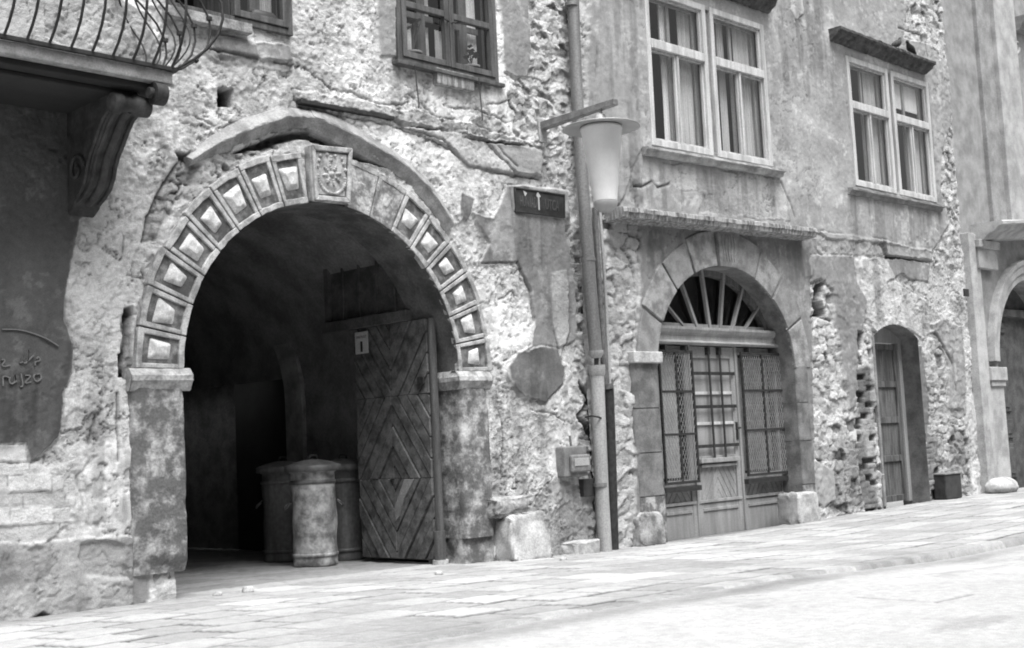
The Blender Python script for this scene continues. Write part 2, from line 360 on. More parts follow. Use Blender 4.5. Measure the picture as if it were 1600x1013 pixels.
    def drips(s, poly, f, soft=.1):
        m, d = s.mask(poly, 1, soft); st = sstep(fbm(s.X, s.Z * .12, 7, 4, s.seed + 80, .6), -.15, .3); s.a = s.a * (1 + (f - 1) * m * st); return s
    def crack(s, line, w=.014, depth=.03, dark=.35, warp=.6, step=0):
        pl = WP(line)
        d = sdist(s.X + warp * (s.wx * .4 + s.fx), s.Z + warp * (s.wz * .4 + s.fz), pl, False); g = np.exp(-(d / w) ** 2)
        s.h -= depth * g; s.a *= 1 - (1 - dark) * g; return s  # crack's shade painted into the albedo, the relief is too coarse to cast it

PL = thing('peeling_gate_house', 'peeling old house with the big arched gateway and iron balcony, left of the downpipe', 'house')
PM = thing('grey_plaster_house', 'grey plastered house with the arched shop door, two double windows and narrow door', 'house')
PR = thing('pale_portal_house', 'pale smooth house with tall pilasters and dark arched portal, at far right edge', 'house')

GX, GZ, RI, RO = 7.605, 2.025, 1.645, 2.15      # gateway arch centre, spring height, radii
XB = 11.36                                      # boundary between the first two houses
xl0, xr1 = W(207, 700, .07)[0], W(768, 700, .07)[0]
def fn1(X, Z):
    s = Relief(X, Z, 3).rough(.57, .7)
    # left dark plaster and everything around it
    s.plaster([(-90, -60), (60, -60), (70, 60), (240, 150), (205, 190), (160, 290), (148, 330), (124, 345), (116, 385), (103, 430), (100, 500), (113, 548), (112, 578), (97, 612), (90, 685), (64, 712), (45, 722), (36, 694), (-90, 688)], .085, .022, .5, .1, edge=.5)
    s.plaster([(-90, -60), (60, -60), (240, 20), (240, 110), (100, 100), (-90, 60)], .36, .02, 1, .5, lump=.9)
    s.tint([(103, 520), (110, 560), (96, 612), (90, 690), (80, 690), (88, 600), (97, 560)], .7)
    s.plaster([(-90, 690), (36, 696), (42, 722), (-90, 720)], .5, .012, .5, .2)
    s.bricks([(-90, 722), (60, 728), (95, 740), (104, 815), (60, 850), (-90, 850)], .34, .13, .004, .5, 2.0, .05, .0)
    s.plaster([(-90, 860), (150, 838), (200, 836), (225, 850), (232, 930), (180, 975), (-90, 1050)], .34, .022, 1, .3, lump=.6, var=.3)
    s.tint([(-90, 870), (90, 860), (75, 900), (40, 915), (-90, 935)], .72)
    s.cut([(125, 850), (160, 842), (192, 850), (190, 880), (205, 905), (135, 900), (122, 870)], .03, .33)
    s.cut([(45, 968), (65, 955), (92, 970), (60, 985)], .05, .12)
    s.tint([(100, 905), (118, 915), (80, 950), (20, 990), (-20, 990), (60, 940)], 1.2)
    s.tint([(205, 905), (235, 905), (230, 945), (205, 945)], .6)
    # top left, under the first windows
    s.plaster([(330, 55), (452, 72), (456, 96), (400, 92), (346, 88)], .27, .02, .6, .2)
    s.plaster([(345, 62), (398, 70), (402, 92), (346, 84)], .22, .03, .3, .2)
    s.plaster([(300, 78), (398, 92), (452, 98), (456, 112), (345, 98)], .28, .006, 1, .4, lump=.8)
    s.crack([(330, 78), (402, 92)], .014, .03, .3); s.crack([(430, 97), (458, 102)], .012, .02, .4)
    s.plaster([(588, -60), (612, -60), (618, 90), (592, 86)], .25, .022, .5, .15)
    s.plaster([(780, -60), (822, -60), (826, 118), (806, 124), (786, 112), (782, 50)], .24, .028, .7, .14, edge=.5)
    s.cut([(340, 138), (364, 140), (365, 167), (341, 166)], .22, .05, .1, .006)
    # projecting band over the ogee, its broken edge
    s.plaster([(612, 195), (700, 206), (800, 222), (850, 240), (845, 280), (728, 264), (706, 238), (690, 222), (640, 204)], .4, .032, .9, .35, lump=.8, var=.2)
    s.plaster([(760, 222), (800, 228), (845, 240), (842, 276), (806, 272), (785, 250)], .3, .038, .8, .15)
    s.crack([(722, 216), (772, 224), (785, 243), (806, 262)], .009, .02, .45)
    s.crack([(640, 203), (690, 218), (706, 238), (728, 262), (842, 280)], .012, .03, .5, .7)
    s.crack([(470, 168), (640, 202)], .014, .02, .55, 1)
    s.plaster([(460, 140), (640, 172), (800, 214), (850, 226), (850, 234), (700, 206), (560, 172), (462, 156)], .38, .03, 1, .5, lump=.9)
    # plaster left right of the gateway
    s.plaster([(735, 330), (768, 342), (790, 290), (884, 298), (890, 342), (896, 420), (910, 525), (868, 545), (874, 600), (848, 628), (818, 622), (802, 603), (788, 590), (795, 562), (828, 540), (833, 500), (828, 450), (806, 410), (760, 416), (750, 410), (764, 380)], .25, .022, .6, .2, edge=.5, var=.25)
    s.plaster([(795, 290), (884, 296), (886, 345), (860, 340), (800, 330)], .27, .024, .3, .15)
    s.plaster([(792, 575), (806, 552), (832, 545), (866, 547), (877, 575), (874, 600), (850, 628), (820, 625), (802, 604)], .12, .03, 1.1, .2, edge=.5, var=.35)
    s.tint([(806, 345), (835, 342), (842, 400), (850, 470), (835, 470), (820, 430), (800, 405), (806, 380)], .8)
    s.plaster([(860, 425), (884, 422), (886, 520), (874, 562), (862, 505)], .45, .01, .8, .5, lump=.9)
    s.plaster([(717, 300), (738, 312), (733, 335), (726, 348), (716, 332)], .16, .02, .5, .2)
    s.crack([(806, 410), (828, 452), (833, 500)], .012, .02, .4)
    s.crack([(752, 412), (806, 410)], .010, .02, .45)
    # torn strip along the pipe and lower dark dirt
    s.stones([(880, 340), (925, 340), (935, 520), (925, 600), (935, 700), (938, 870), (915, 870), (925, 770), (905, 735), (908, 640), (895, 560), (900, 470)], .13, .09, .015, .45)
    s.tint([(905, 600), (940, 600), (942, 700), (905, 690), (915, 655)], .45)
    s.plaster([(868, 742), (920, 765), (938, 790), (942, 875), (800, 890), (776, 800), (830, 790)], .26, .0, 1, .5, lump=1, var=.3)
    s.tint([(770, 800), (800, 800), (796, 890), (776, 890)], .5)
    s.crack([(905, 600), (920, 625), (905, 650), (930, 690)], .03, .07, .25)
    s.crack([(780, 640), (786, 680), (784, 740)], .012, .02, .4)
    # torn area between the broken plaster line and the ring, old moulding bed
    s.stones([(292, 240), (310, 258), (292, 300), (262, 340), (245, 378), (226, 380), (232, 340), (256, 290)], .14, .1, .05, .34)
    s.cut([(292, 240), (310, 258), (292, 300), (262, 340), (245, 378), (226, 380), (232, 340), (256, 290)], .035)
    s.crack([(285, 244), (255, 290), (232, 340), (224, 378)], .014, .04, .3, .4)
    s.cut([(270, 240), (292, 243), (288, 252), (276, 250)], .05, .1)
    s.stones([(330, 232), (400, 196), (483, 190), (550, 212), (620, 262), (600, 270), (480, 214), (380, 246), (320, 290)], .15, .08, .05, .34)
    s.cut([(365, 240), (420, 215), (478, 205), (540, 222), (600, 262), (560, 250), (480, 216), (400, 234)], .10, .10)
    # slot left of the pier
    s.cut([(190, 482), (204, 480), (205, 495), (207, 560), (205, 592), (190, 590), (186, 560), (192, 520)], .05, .28, .6)
    s.cut([(191, 482), (203, 480), (206, 492), (198, 500), (191, 494)], .2, .06, .5)
    s.cut([(184, 556), (196, 552), (190, 575), (200, 584), (184, 588)], .2, .06, .5)
    s.crack([(200, 500), (198, 540), (192, 560)], .014, .05, .3)
    s.crack([(182, 615), (181, 650), (184, 720)], .009, .03, .35)
    s.crack([(192, 370), (190, 400), (186, 405)], .010, .02, .4)
    s.crack([(200, 430), (226, 436), (222, 424)], .008, .02, .5)
    s.crack([(150, 712), (120, 745), (130, 790)], .01, .01, .6)
    for line in ([(560, 150), (600, 165), (640, 160)], [(470, 100), (520, 140), (556, 150), (590, 170)], [(700, 168), (740, 172), (790, 190), (836, 186)], [(760, 165), (800, 158), (830, 180)], [(640, 150), (690, 190), (710, 185)], [(300, 180), (340, 200), (372, 190)], [(140, 690), (150, 650)], [(780, 470), (800, 455), (808, 470)], [(798, 428), (812, 420), (815, 440)], [(830, 640), (870, 650), (885, 660)]):
        s.crack(line, .011, .02, .5, 1.4)
    # rougher, pitted strip right of the middle window
    s.stones([(826, -60), (884, -60), (890, 130), (880, 220), (884, 290), (846, 280), (846, 236), (800, 214), (790, 150), (806, 124), (828, 118)], .13, .08, .004, .52)
    s.tint([(870, -60), (890, -60), (905, 340), (885, 340)], .8)
    for q in ([(600, 100), (790, 130), (795, 230), (600, 200)], [(330, 60), (456, 80), (460, 170), (330, 150)], [(720, 285), (850, 300), (850, 420), (730, 400)], [(120, 600), (200, 600), (205, 830), (120, 830)], [(770, 600), (900, 600), (900, 780), (770, 780)], [(240, 130), (350, 150), (330, 230), (230, 240)], [(-50, 560), (100, 600), (80, 700), (-50, 700)]): s.drips(q, .68)
    rr = np.hypot(X - GX, Z - GZ); bed = ((Z > GZ) & (rr < RO - .03)) | ((Z <= GZ + .03) & (X > xl0 + .02) & (X < xr1 - .03))
    s.h = np.where(bed, np.minimum(s.h, .0), s.h)
    s.a = np.clip(s.a, .03, .7)
    # toe of the wall, splashed darker
    return s.h, s.a, s.r
def hole1(x, z):
    r = np.hypot(x - GX, z - GZ)
    g = ((z > GZ) & (r < RI + .12)) | ((z <= GZ) & (x > GX - RI - .1) & (x < GX + RI + .1))
    w1 = (x > 5.52) & (x < 7.25) & (z > 4.83) ; w2 = (x > 8.66) & (x < 10.07) & (z > 5.33)
    return g | w2 | ((x > W1Q(.02, 0, 0)[0]) & (x < W1Q(.98, 0, 0)[0]) & (z > W1Q(.5, 0, 0)[2] + .02))

def quad(TL, TR, BR, BL, out=0.0):
    P = [W(*p, out) for p in (TL, TR, BR, BL)]
    def f(s, t, o):
        a = P[0] * (1 - s) + P[1] * s; b = P[3] * (1 - s) + P[2] * s; c = b * (1 - t) + a * t
        return (c[0], -out - o, c[2])
    f.w = float(np.linalg.norm(P[2] - P[3])); f.h = float(np.linalg.norm(P[3] - P[0])); return f
def rectq(x0, x1, z0, z1):
    def f(s, t, o): return (x0 + (x1 - x0) * s, -o, z0 + (z1 - z0) * t)
    f.w = x1 - x0; f.h = z1 - z0; return f
_w = W(262, 14); _w2 = W(455, 57)
W1Q = rectq(_w[0], _w2[0], (_w[2] + _w2[2]) / 2, (_w[2] + _w2[2]) / 2 + 1.9)
W2Q = rectq(8.61, 10.10, 5.30, 7.0)
BWQ = quad((999, -24), (1190, 40), (1206, 262), (1012, 227))
RWQ = quad((1316, 86), (1447, 130), (1462, 318), (1332, 290))

def fn2(X, Z):
    s = Relief(X, Z, 11).rough(.47, .7)
    s.stones([(940, 330), (1005, 350), (998, 430), (990, 560), (1000, 860), (935, 880)], .24, .15, .02, .46)
    s.stones([(1255, 430), (1320, 440), (1372, 520), (1385, 800), (1262, 810)], .2, .13, .018, .5)
    s.stones([(1395, -60), (1540, -60), (1500, 350), (1500, 420), (1390, 400), (1460, 340), (1450, 60), (1405, 40)], .16, .12, .015, .46)
    s.stones([(1440, 520), (1500, 500), (1520, 790), (1440, 790)], .2, .12, .03, .42)
    # big field of old smooth plaster
    s.plaster([(925, -80), (1404, -80), (1412, 30), (1408, 60), (1450, 70), (1475, 95), (1485, 140), (1482, 200), (1470, 235), (1468, 300), (1480, 350), (1452, 395), (1380, 380), (1290, 374), (1275, 362), (930, 330), (915, 200), (918, 40)], .29, .035, .8, .1, var=.14, edge=.42)
    s.plaster([(930, -80), (950, -80), (1000, 230), (985, 260), (965, 318), (932, 322)], .3, .036, .6, .14)
    s.tint([(1180, 240), (1300, 260), (1310, 310), (1230, 300)], 1.25, 1, .2)
    s.tint([(1290, 20), (1330, 40), (1400, 110), (1350, 100), (1280, 60)], 1.3, 1, .12)
    s.tint([(1235, 150), (1270, 175), (1300, 215), (1275, 220), (1240, 180)], 1.2, 1, .15)
    s.plaster([(1232, -10), (1250, -12), (1252, 22), (1242, 32), (1232, 16)], .48, .03, .5, .2)
    # patch below the large window: bare lumps
    m = [(1005, 252), (1218, 284), (1232, 345), (1090, 334), (1100, 300), (1040, 290), (1000, 282)]
    s.plaster(m, .36, .0, 1, .6, lump=.8, var=.3)
    s.crack([(988, 292), (1000, 293), (1016, 284), (1024, 294), (1044, 288)], .014, .03, .3)
    s.crack([(1218, 285), (1232, 318), (1240, 340)], .014, .02, .4)
    s.crack([(1400, 45), (1440, 55), (1447, 90)], .012, .02, .4)
    # torn band under the canopy line, right
    s.plaster([(1272, 362), (1380, 376), (1385, 402), (1330, 398), (1285, 400), (1270, 385)], .33, .02, .8, .3, lump=.8)
    s.plaster([(1376, 374), (1420, 388), (1452, 392), (1452, 408), (1385, 400)], .30, .05, .4, .3)
    s.crack([(1374, 380), (1382, 400), (1448, 411)], .014, .05, .25, .4)
    s.plaster([(1384, 404), (1452, 412), (1448, 440), (1420, 436), (1410, 428), (1384, 440)], .23, .02, .7, .12)
    # plaster around the shop door arch
    s.plaster([(1000, 335), (1272, 372), (1276, 400), (1262, 440), (1265, 480), (1272, 800), (990, 860), (992, 560), (1000, 430)], .19, .03, .4, .12, var=.18, edge=.4)
    # standing tongue of plaster
    s.plaster([(1264, 400), (1330, 400), (1338, 440), (1352, 470), (1350, 500), (1342, 520), (1338, 570), (1334, 636), (1326, 640), (1312, 560), (1304, 500), (1300, 455), (1280, 436), (1266, 440)], .21, .035, .6, .12, edge=.45)
    s.cut([(1272, 450), (1286, 440), (1282, 470), (1290, 495), (1272, 494), (1268, 480)], .22, .06, .6)
    s.crack([(1264, 496), (1275, 494), (1300, 502)], .016, .05, .3)
    s.plaster([(1345, 405), (1380, 400), (1400, 440), (1445, 470), (1480, 500), (1440, 530), (1405, 505), (1370, 520), (1352, 500), (1350, 450)], .44, .015, 1, .6, lump=.9, var=.2)
    s.cut([(1338, 516), (1350, 520), (1346, 545), (1338, 548)], .06, .1, .6)
    s.bricks([(1337, 576), (1360, 570), (1366, 650), (1372, 800), (1350, 800), (1338, 700)], .22, .085, .012, .28, 1.5, .06, .25)
    s.tint([(1337, 576), (1358, 572), (1360, 648), (1340, 650)], .45)
    s.tint([(1300, 700), (1350, 690), (1372, 790), (1300, 800)], .55, 1, .08)
    s.plaster([(1272, 720), (1302, 735), (1305, 780), (1285, 795), (1270, 780)], .3, .02, .6, .2)
    # right of the narrow door
    s.plaster([(1438, 540), (1444, 590), (1450, 620), (1448, 680), (1440, 720), (1428, 720), (1424, 540)], .14, .025, .5, .1)
    s.plaster([(1452, 505), (1470, 500), (1502, 512), (1506, 560), (1508, 640), (1480, 640), (1482, 580), (1470, 540)], .27, .02, .8, .25, edge=.42)
    s.crack([(1460, 520), (1475, 545), (1487, 570)], .02, .04, .3); s.crack([(1487, 560), (1492, 610)], .02, .03, .4)
    s.bricks([(1448, 680), (1466, 684), (1468, 790), (1440, 790)], .2, .085, .016, .2, 1.4, .1, .1)
    s.tint([(1482, 670), (1505, 680), (1512, 740), (1484, 735)], .6, 1, .06)
    s.plaster([(1356, 520), (1374, 535), (1376, 600), (1366, 640), (1360, 560)], .25, .02, .6, .15)
    for q in ([(1000, 250), (1220, 285), (1230, 345), (960, 320)], [(1320, 300), (1470, 330), (1470, 400), (1320, 390)], [(1000, 350), (1270, 385), (1270, 450), (1000, 420)], [(1210, -40), (1300, -40), (1300, 180), (1210, 120)], [(940, -40), (995, -40), (1010, 320), (950, 320)], [(1360, 400), (1450, 420), (1450, 520), (1360, 500)]): s.drips(q, .7)
    s.a = np.clip(s.a, .03, .6)
    return s.h, s.a, s.r
DX, DZ, DRI, DRO = 14.27, 2.32, 1.21, 1.72    # shop door arch (set from the photo below)
_l = W(1022, 530); _r = W(1236, 530); _t = W(1130, 417)
DX = (_l[0] + _r[0]) / 2; DRI = (_r[0] - _l[0]) / 2; DTOP = _t[2]; DRISE = 1.38
DZ = DTOP - DRISE      # the opening is an ellipse DRI wide, DRISE high, springing at DZ
ND = dict(x0=W(1370, 640)[0], x1=W(1440, 640)[0], zt=W(1405, 508)[2], zs=W(1371, 526)[2])
def hole2(x, z):
    e = ((x - DX) / (DRI + .1)) ** 2 + ((z - DZ) / (DRISE + .1)) ** 2
    d = ((z > DZ) & (e < 1)) | ((z <= DZ) & (np.abs(x - DX) < DRI + .1))
    nx = (ND['x0'] + ND['x1']) / 2; nw = (ND['x1'] - ND['x0']) / 2
    top = ND['zs'] + (ND['zt'] - ND['zs']) * np.clip(1 - ((x - nx) / nw) ** 2, 0, 1)
    n = (np.abs(x - nx) < nw) & (z < top)
    def inq(q, x, z):
        P = [q(0, 0, 0), q(1, 0, 0), q(1, 1, 0), q(0, 1, 0)]
        return sdist(x, z, [(p[0], p[2]) for p in P]) < -.06
    return d | n | inq(BWQ, x, z) | inq(RWQ, x, z)
print('door', DX, DRI, DTOP, DZ, ND, W1Q(0, 0, 0), W1Q(1, 0, 0))
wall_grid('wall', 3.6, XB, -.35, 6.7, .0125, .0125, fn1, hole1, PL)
H2R = W(1512, 500)[0]
wall_grid('wall', XB + .002, H2R, -.35, 9.9, .022, .017, fn2, hole2, PM)
# ------------------------------------------------------------------ ground
def ground_grid(name, x0, x1, y0, y1, dx, dy, fn, label=None):
    nx = int((x1 - x0) / dx) + 1; ny = int((y1 - y0) / dy) + 1
    X, Y = np.meshgrid(np.linspace(x0, x1, nx), np.linspace(y0, y1, ny)); X = X.ravel(); Y = Y.ravel()
    z, a, r = fn(X, Y); co = np.stack([X, Y, z], 1).astype(np.float32)
    I, J = np.meshgrid(np.arange(nx - 1), np.arange(ny - 1)); q = (J * nx + I).ravel(); F = np.stack([q, q + 1, q + nx + 1, q + nx], 1)
    me = bpy.data.meshes.new(name); me.vertices.add(len(co)); me.vertices.foreach_set('co', co.ravel())
    me.loops.add(F.size); me.loops.foreach_set('vertex_index', F.ravel().astype(np.int32)); me.polygons.add(len(F))
    me.polygons.foreach_set('loop_start', (np.arange(len(F)) * 4).astype(np.int32)); me.polygons.foreach_set('loop_total', np.full(len(F), 4, np.int32))
    me.polygons.foreach_set('use_smooth', np.ones(len(F), bool)); me.update(calc_edges=True)
    at = me.color_attributes.new('paint', 'FLOAT_COLOR', 'POINT')
    at.data.foreach_set('color', np.stack([a, r, a * 0, a * 0 + 1], 1).astype(np.float32).ravel()); me.materials.append(MW)
    o = bpy.data.objects.new(name, me); sc.collection.objects.link(o); o['kind'] = 'structure'; return o
GXS = [0, 5, 7.5, 9, 10.5, 12.5, 14, 16, 19, 24, 60]; GZS = [.06, .05, .03, .01, -.03, -.07, -.08, -.05, -.01, 0, 0]
KERB = -3.86
def pave(X, Y):
    base = np.interp(X, GXS, GZS); wob = fbm(X, Y, .6, 3, 91)
    yy = Y + .03 * fbm(X, Y, 1.2, 3, 92); xx = X + yy * .36 + .03 * fbm(X, Y, 1.3, 3, 93)
    L, H = .52, .40
    row = np.floor(yy / H); xs = xx + row * L * .47; col = np.floor(xs / L)
    v = (.5 - np.abs(yy / H - row - .5)) * H; u = (.5 - np.abs(xs / L - col - .5)) * L; e = np.minimum(u, v)
    c = _h(row, col, 95); j = 1 - sstep(e, .008, .032)
    dust = sstep(fbm(X, Y, .9, 3, 96) + .2 * c, .1, .55)            # sand filling the joints here and there
    dust = np.maximum(dust, sstep(Y, -.75, -.2) * .8)
    j = j * sstep(Y, KERB + .04, KERB + .12)
    thr = sstep(Y, -1.6, -.2) * (np.abs(X - GX) < 2.2); dust = np.maximum(dust, thr * .9)
    j = j * (1 - .8 * dust); tilt = (c - .5) * .012
    z = base + .012 * wob + tilt * (1 - dust) - .014 * j + .003 * fbm(X, Y, 9, 3, 97)
    a = .33 * (1 + .36 * (c - .5) + .12 * fbm(X, Y, 3, 5, 98)) * (1 - .8 * j)
    hot = c > .93; a = np.where(hot, a * 1.12, a)
    # dirt against the wall foot and in the gutter strip
    a *= 1 - .18 * sstep(Y + .12 * fbm(X, Y, 2, 3, 99), -.35, .0) * (np.abs(X - GX) > 1.7)
    g = np.exp(-((Y - (KERB + .02) + .15 * wob) / .26) ** 2) * (1 - sstep(X, 13, 17) * .6); a *= 1 - .34 * g * (.7 + .5 * fbm(X, Y, 5, 3, 100))
    a = np.where(Y > .3, a * .8, a)
    lip = 1 - sstep(Y, KERB, KERB + .05); z = z - lip * (np.interp(X, [8, 10, 12, 30], [.008, .03, .07, .08]) + .035)
    z += .01 * np.maximum(0, fbm(X, Y, 14, 2, 101)) * sstep(Y, -.3, -.05)
    return z, a, .35 + .3 * dust
def road(X, Y):
    base = np.interp(X, GXS, GZS); drop = np.interp(X, [8, 10, 12, 30], [-.014, -.03, -.07, -.08])
    z = base + drop + .012 * fbm(X, Y, .5, 3, 191) + .003 * fbm(X, Y, 8, 3, 92) - .02 * sstep(-Y, 4.2, 8)
    a = .385 * (1 + .14 * fbm(X, Y, .8, 5, 193, .6) + .14 * fbm(X, Y, 8, 5, 194, .7)) * (1 - .2 * sstep(fbm(X * .5, Y * 1.6, 1.1, 5, 195, .6), .1, .35))
    g = np.exp(-((Y - KERB + .12) / .22) ** 2); a *= 1 - .35 * g * (1 - sstep(X, 12, 16) * .5)
    p = np.array([0.]); 
    for ln in ([(1340, 948), (1462, 956), (1520, 940)], [(1240, 935), (1270, 934)], [(1150, 948), (1200, 944)]):
        pts = []
        for (px, py) in ln:
            d = M @ np.array([(px - 800) / 2000, (py - 506.5) / 2000, 1.]); t = (-.07 - EYE) / d[2]; q = CAM + d * t; pts.append((q[0], q[1]))
        g = np.exp(-(sdist(X + .02 * fbm(X, Y, 6, 2, 5), Y, pts, False) / .02) ** 2); a *= 1 - .45 * g; z -= .01 * g
    return z, a, np.full(X.shape, .4)
ground_grid('pavement', 3.2, 27, KERB, .0, .028, .02, pave)
ground_grid('passage_floor', 5.0, 9.9, .0, 12, .06, .06, pave)
ground_grid('road', 2.0, 34, -9.6, KERB + .04, .05, .035, road)
def far(X, Y): return -.12 + X * 0, .45 + X * 0, .3 + X * 0
ground_grid('ground', -60, 120, -80, 60, 4, 4, lambda X, Y: (-.45 + X * 0, .45 + X * 0, .3 + X * 0))
g = ground_grid('street', -40, 90, -40, -9.6, 2, 2, lambda X, Y: (-.1 + X * 0, .46 + X * 0, .3 + X * 0))

# ------------------------------------------------------------------ gateway of the left house
def pol(cx, cz, r, a, o, e=1.0): return (cx + r * cos(a), -o, cz + r * sin(a) * e)
def arc_box(b, r0, r1, a0, a1, o0, o1, n=4, c=(GX, GZ), jit=0):
    for i in range(n):
        p, q = a0 + (a1 - a0) * i / n, a0 + (a1 - a0) * (i + 1) / n
    V = []; 
    for i in range(n + 1):
        a = a0 + (a1 - a0) * i / n
        j = [random.uniform(-jit, jit) for _ in range(4)]
        V += [pol(*c, r0 + j[0], a, o0), pol(*c, r1 + j[1], a, o0), pol(*c, r1 + j[2], a, o1), pol(*c, r0 + j[3], a, o1)]
    F = [(0, 1, 2, 3), (4 * n + 3, 4 * n + 2, 4 * n + 1, 4 * n)]
    for i in range(n):
        for k in range(4): F.append((4 * i + k, 4 * i + (k + 1) % 4, 4 * i + 4 + (k + 1) % 4, 4 * i + 4 + k))
    b.add(V, F)
KH = R(8.2); STEP = (pi / 2 - KH) / 8
MT['ring_worn'] = mat('flaked_ring_stone', .14, .42, 9, bump=.8, bscale=30, soft=.12, dist=.012)
for side in (-1, 1):
    for k in range(8):
        if side < 0: a1 = pi - k * STEP; a0 = a1 - STEP
        else: a0 = k * STEP; a1 = a0 + STEP
        worn = side > 0 and k >= 6
        e = .004; b = MB(); rim = .055 if not worn else .05
        ro = RO + (random.uniform(-.02, .01) if not (side < 0 and k < 4) else random.uniform(-.05, -.02)); fr = .068 if not worn else .058
        arc_box(b, ro - .06, ro, a0 + e, a1 - e, 0, fr, 5, jit=.006)
        arc_box(b, RI, RI + rim, a0 + e, a1 - e, 0, fr, 5, jit=.005)
        ha = .026
        arc_box(b, RI + rim, ro - .06, a0 + e, a0 + ha, 0, fr - .003, 1, jit=.004)
        arc_box(b, RI + rim, ro - .06, a1 - ha, a1 - e, 0, fr - .003, 1, jit=.004)
        vs = b.build('voussoir', MT['ring_worn'] if worn else MT['ring'], PL, .007)
        b = MB(); arc_box(b, RI + rim - .001, ro - .059, a0 + ha - .001, a1 - ha + .001, 0, .042 if not worn else .05, 4, jit=.0)
        b.build('panel', MT['ring_worn'] if worn else MT['panel'], vs)
        am = (a0 + a1) / 2; rm = (RI + ro) / 2; hw = (.092 if k % 2 else .083) * (1 if not worn else .7); hh = .105 if side < 0 else .085
        P = []; Q = []
        for (dr, da) in ((-1, -1), (1, -1), (1, 1), (-1, 1)):
            sk = 1 + .22 * dr
            x = dr * hh * 1.05 + random.uniform(-.016, .016); t = da * hw * 1.05 * sk + random.uniform(-.016, .016)
            f = .5
            P.append((x, t, .04)); Q.append((x * f + random.uniform(-.01, .01), t * f + random.uniform(-.01, .01), (.078 if not worn else .064)))
        b = MB(); T = lambda x, t, o: (GX + (rm + x) * cos(am) - t * sin(am), -o, GZ + (rm + x) * sin(am) + t * cos(am))
        b.hexa([T(*p) for p in P] + [T(*p) for p in Q])
        if True: b.build('boss', MT['boss'] if not worn else MT['ring_worn'], vs, .016, 3)
# keystone with carved rosette
KS = [W(484, 226, .1), W(549, 232, .1), W(545, 319, .1), W(490, 314, .1)]
ksp = [(p[0], p[2]) for p in KS]; kc = (sum(p[0] for p in ksp) / 4, sum(p[1] for p in ksp) / 4)
b = MB(); b.prism([ksp[3], ksp[2], ksp[1], ksp[0]], 0, .10)
ks = b.build('keystone', MT['ring'], PL, .012)
def kin(f): return [(kc[0] + (p[0] - kc[0]) * f, kc[1] + (p[1] - kc[1]) * f) for p in ksp]
b = MB(); o_, i_ = kin(.98), kin(.80)
for k in range(4):
    b.hexa([(o_[k][0], -.10, o_[k][1]), (o_[(k + 1) % 4][0], -.10, o_[(k + 1) % 4][1]), (i_[(k + 1) % 4][0], -.10, i_[(k + 1) % 4][1]), (i_[k][0], -.10, i_[k][1]),
            (o_[k][0], -.135, o_[k][1]), (o_[(k + 1) % 4][0], -.135, o_[(k + 1) % 4][1]), (i_[(k + 1) % 4][0], -.13, i_[(k + 1) % 4][1]), (i_[k][0], -.13, i_[k][1])])
b.build('raised_border', MT['ring'], ks, .008)
b = MB(); b.prism([kin(.8)[3], kin(.8)[2], kin(.8)[1], kin(.8)[0]], .1, .104); b.build('panel', MT['panel'], ks)
b = MB()
def blob(b, x, z, r, o, h=None):
    n = 8; vs = [(x, -(o + (h or r) * .8), z)]
    for ring_ in (1, 2):
        for k in range(n):
            a = 2 * pi * k / n; q = r * (.62 if ring_ == 1 else 1); vs.append((x + q * cos(a), -(o + ((h or r) * .55 if ring_ == 1 else -.004)), z + q * sin(a)))
    b.add(vs, [(0, 1 + k, 1 + (k + 1) % n) for k in range(n)] + [(1 + k, n + 1 + k, n + 1 + (k + 1) % n, 1 + (k + 1) % n) for k in range(n)], True)
b.prism([kin(.74)[3], kin(.74)[2], kin(.74)[1], kin(.74)[0]], .102, .1065); blob(b, kc[0], kc[1], .034, .104, .05)
for k in range(8):
    a = k * pi / 4 + .2
    for r_, s_ in ((.062, .017), (.085, .022), (.105, .015)): blob(b, kc[0] + r_ * cos(a), kc[1] + r_ * sin(a), s_, .104, .03)
for k in range(22):
    a = pi + pi * k / 21; blob(b, kc[0] + .165 * cos(a), kc[1] - .03 + .165 * sin(a), .022, .104, .03)
for (dx, dz) in ((-.15, .12), (.15, .12), (-.13, .17), (.13, .17), (-.17, .06), (.17, .06), (0, .17), (-.05, .19), (.05, .19), (0, .14)): blob(b, kc[0] + dx, kc[1] + dz, .02 + .008 * random.random(), .104, .028)
b.build('rosette', MT['ring'], ks)
# soffit and jambs of the arch
TH = .55
def reveal(name, m, parent, path, o0, o1, jit=.01, n=5):
    b = MB(); V = []; 
    for (x, z) in path:
        for i in range(n + 1):
            V.append((x + random.uniform(-jit, jit) * (0 < i < n), -(o0 + (o1 - o0) * i / n), z + random.uniform(-jit, jit) * (0 < i < n)))
    b.add(V, [(i * (n + 1) + k, (i + 1) * (n + 1) + k, (i + 1) * (n + 1) + k + 1, i * (n + 1) + k + 1) for i in range(len(path) - 1) for k in range(n)], True)
    return b.build(name, m, parent)
path = [(GX + RI * cos(a), GZ + RI * sin(a)) for a in np.linspace(0, pi, 60)]
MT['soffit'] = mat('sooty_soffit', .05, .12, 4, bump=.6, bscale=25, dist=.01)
reveal('soffit', MT['soffit'], PL, path, .06, -TH, .006)
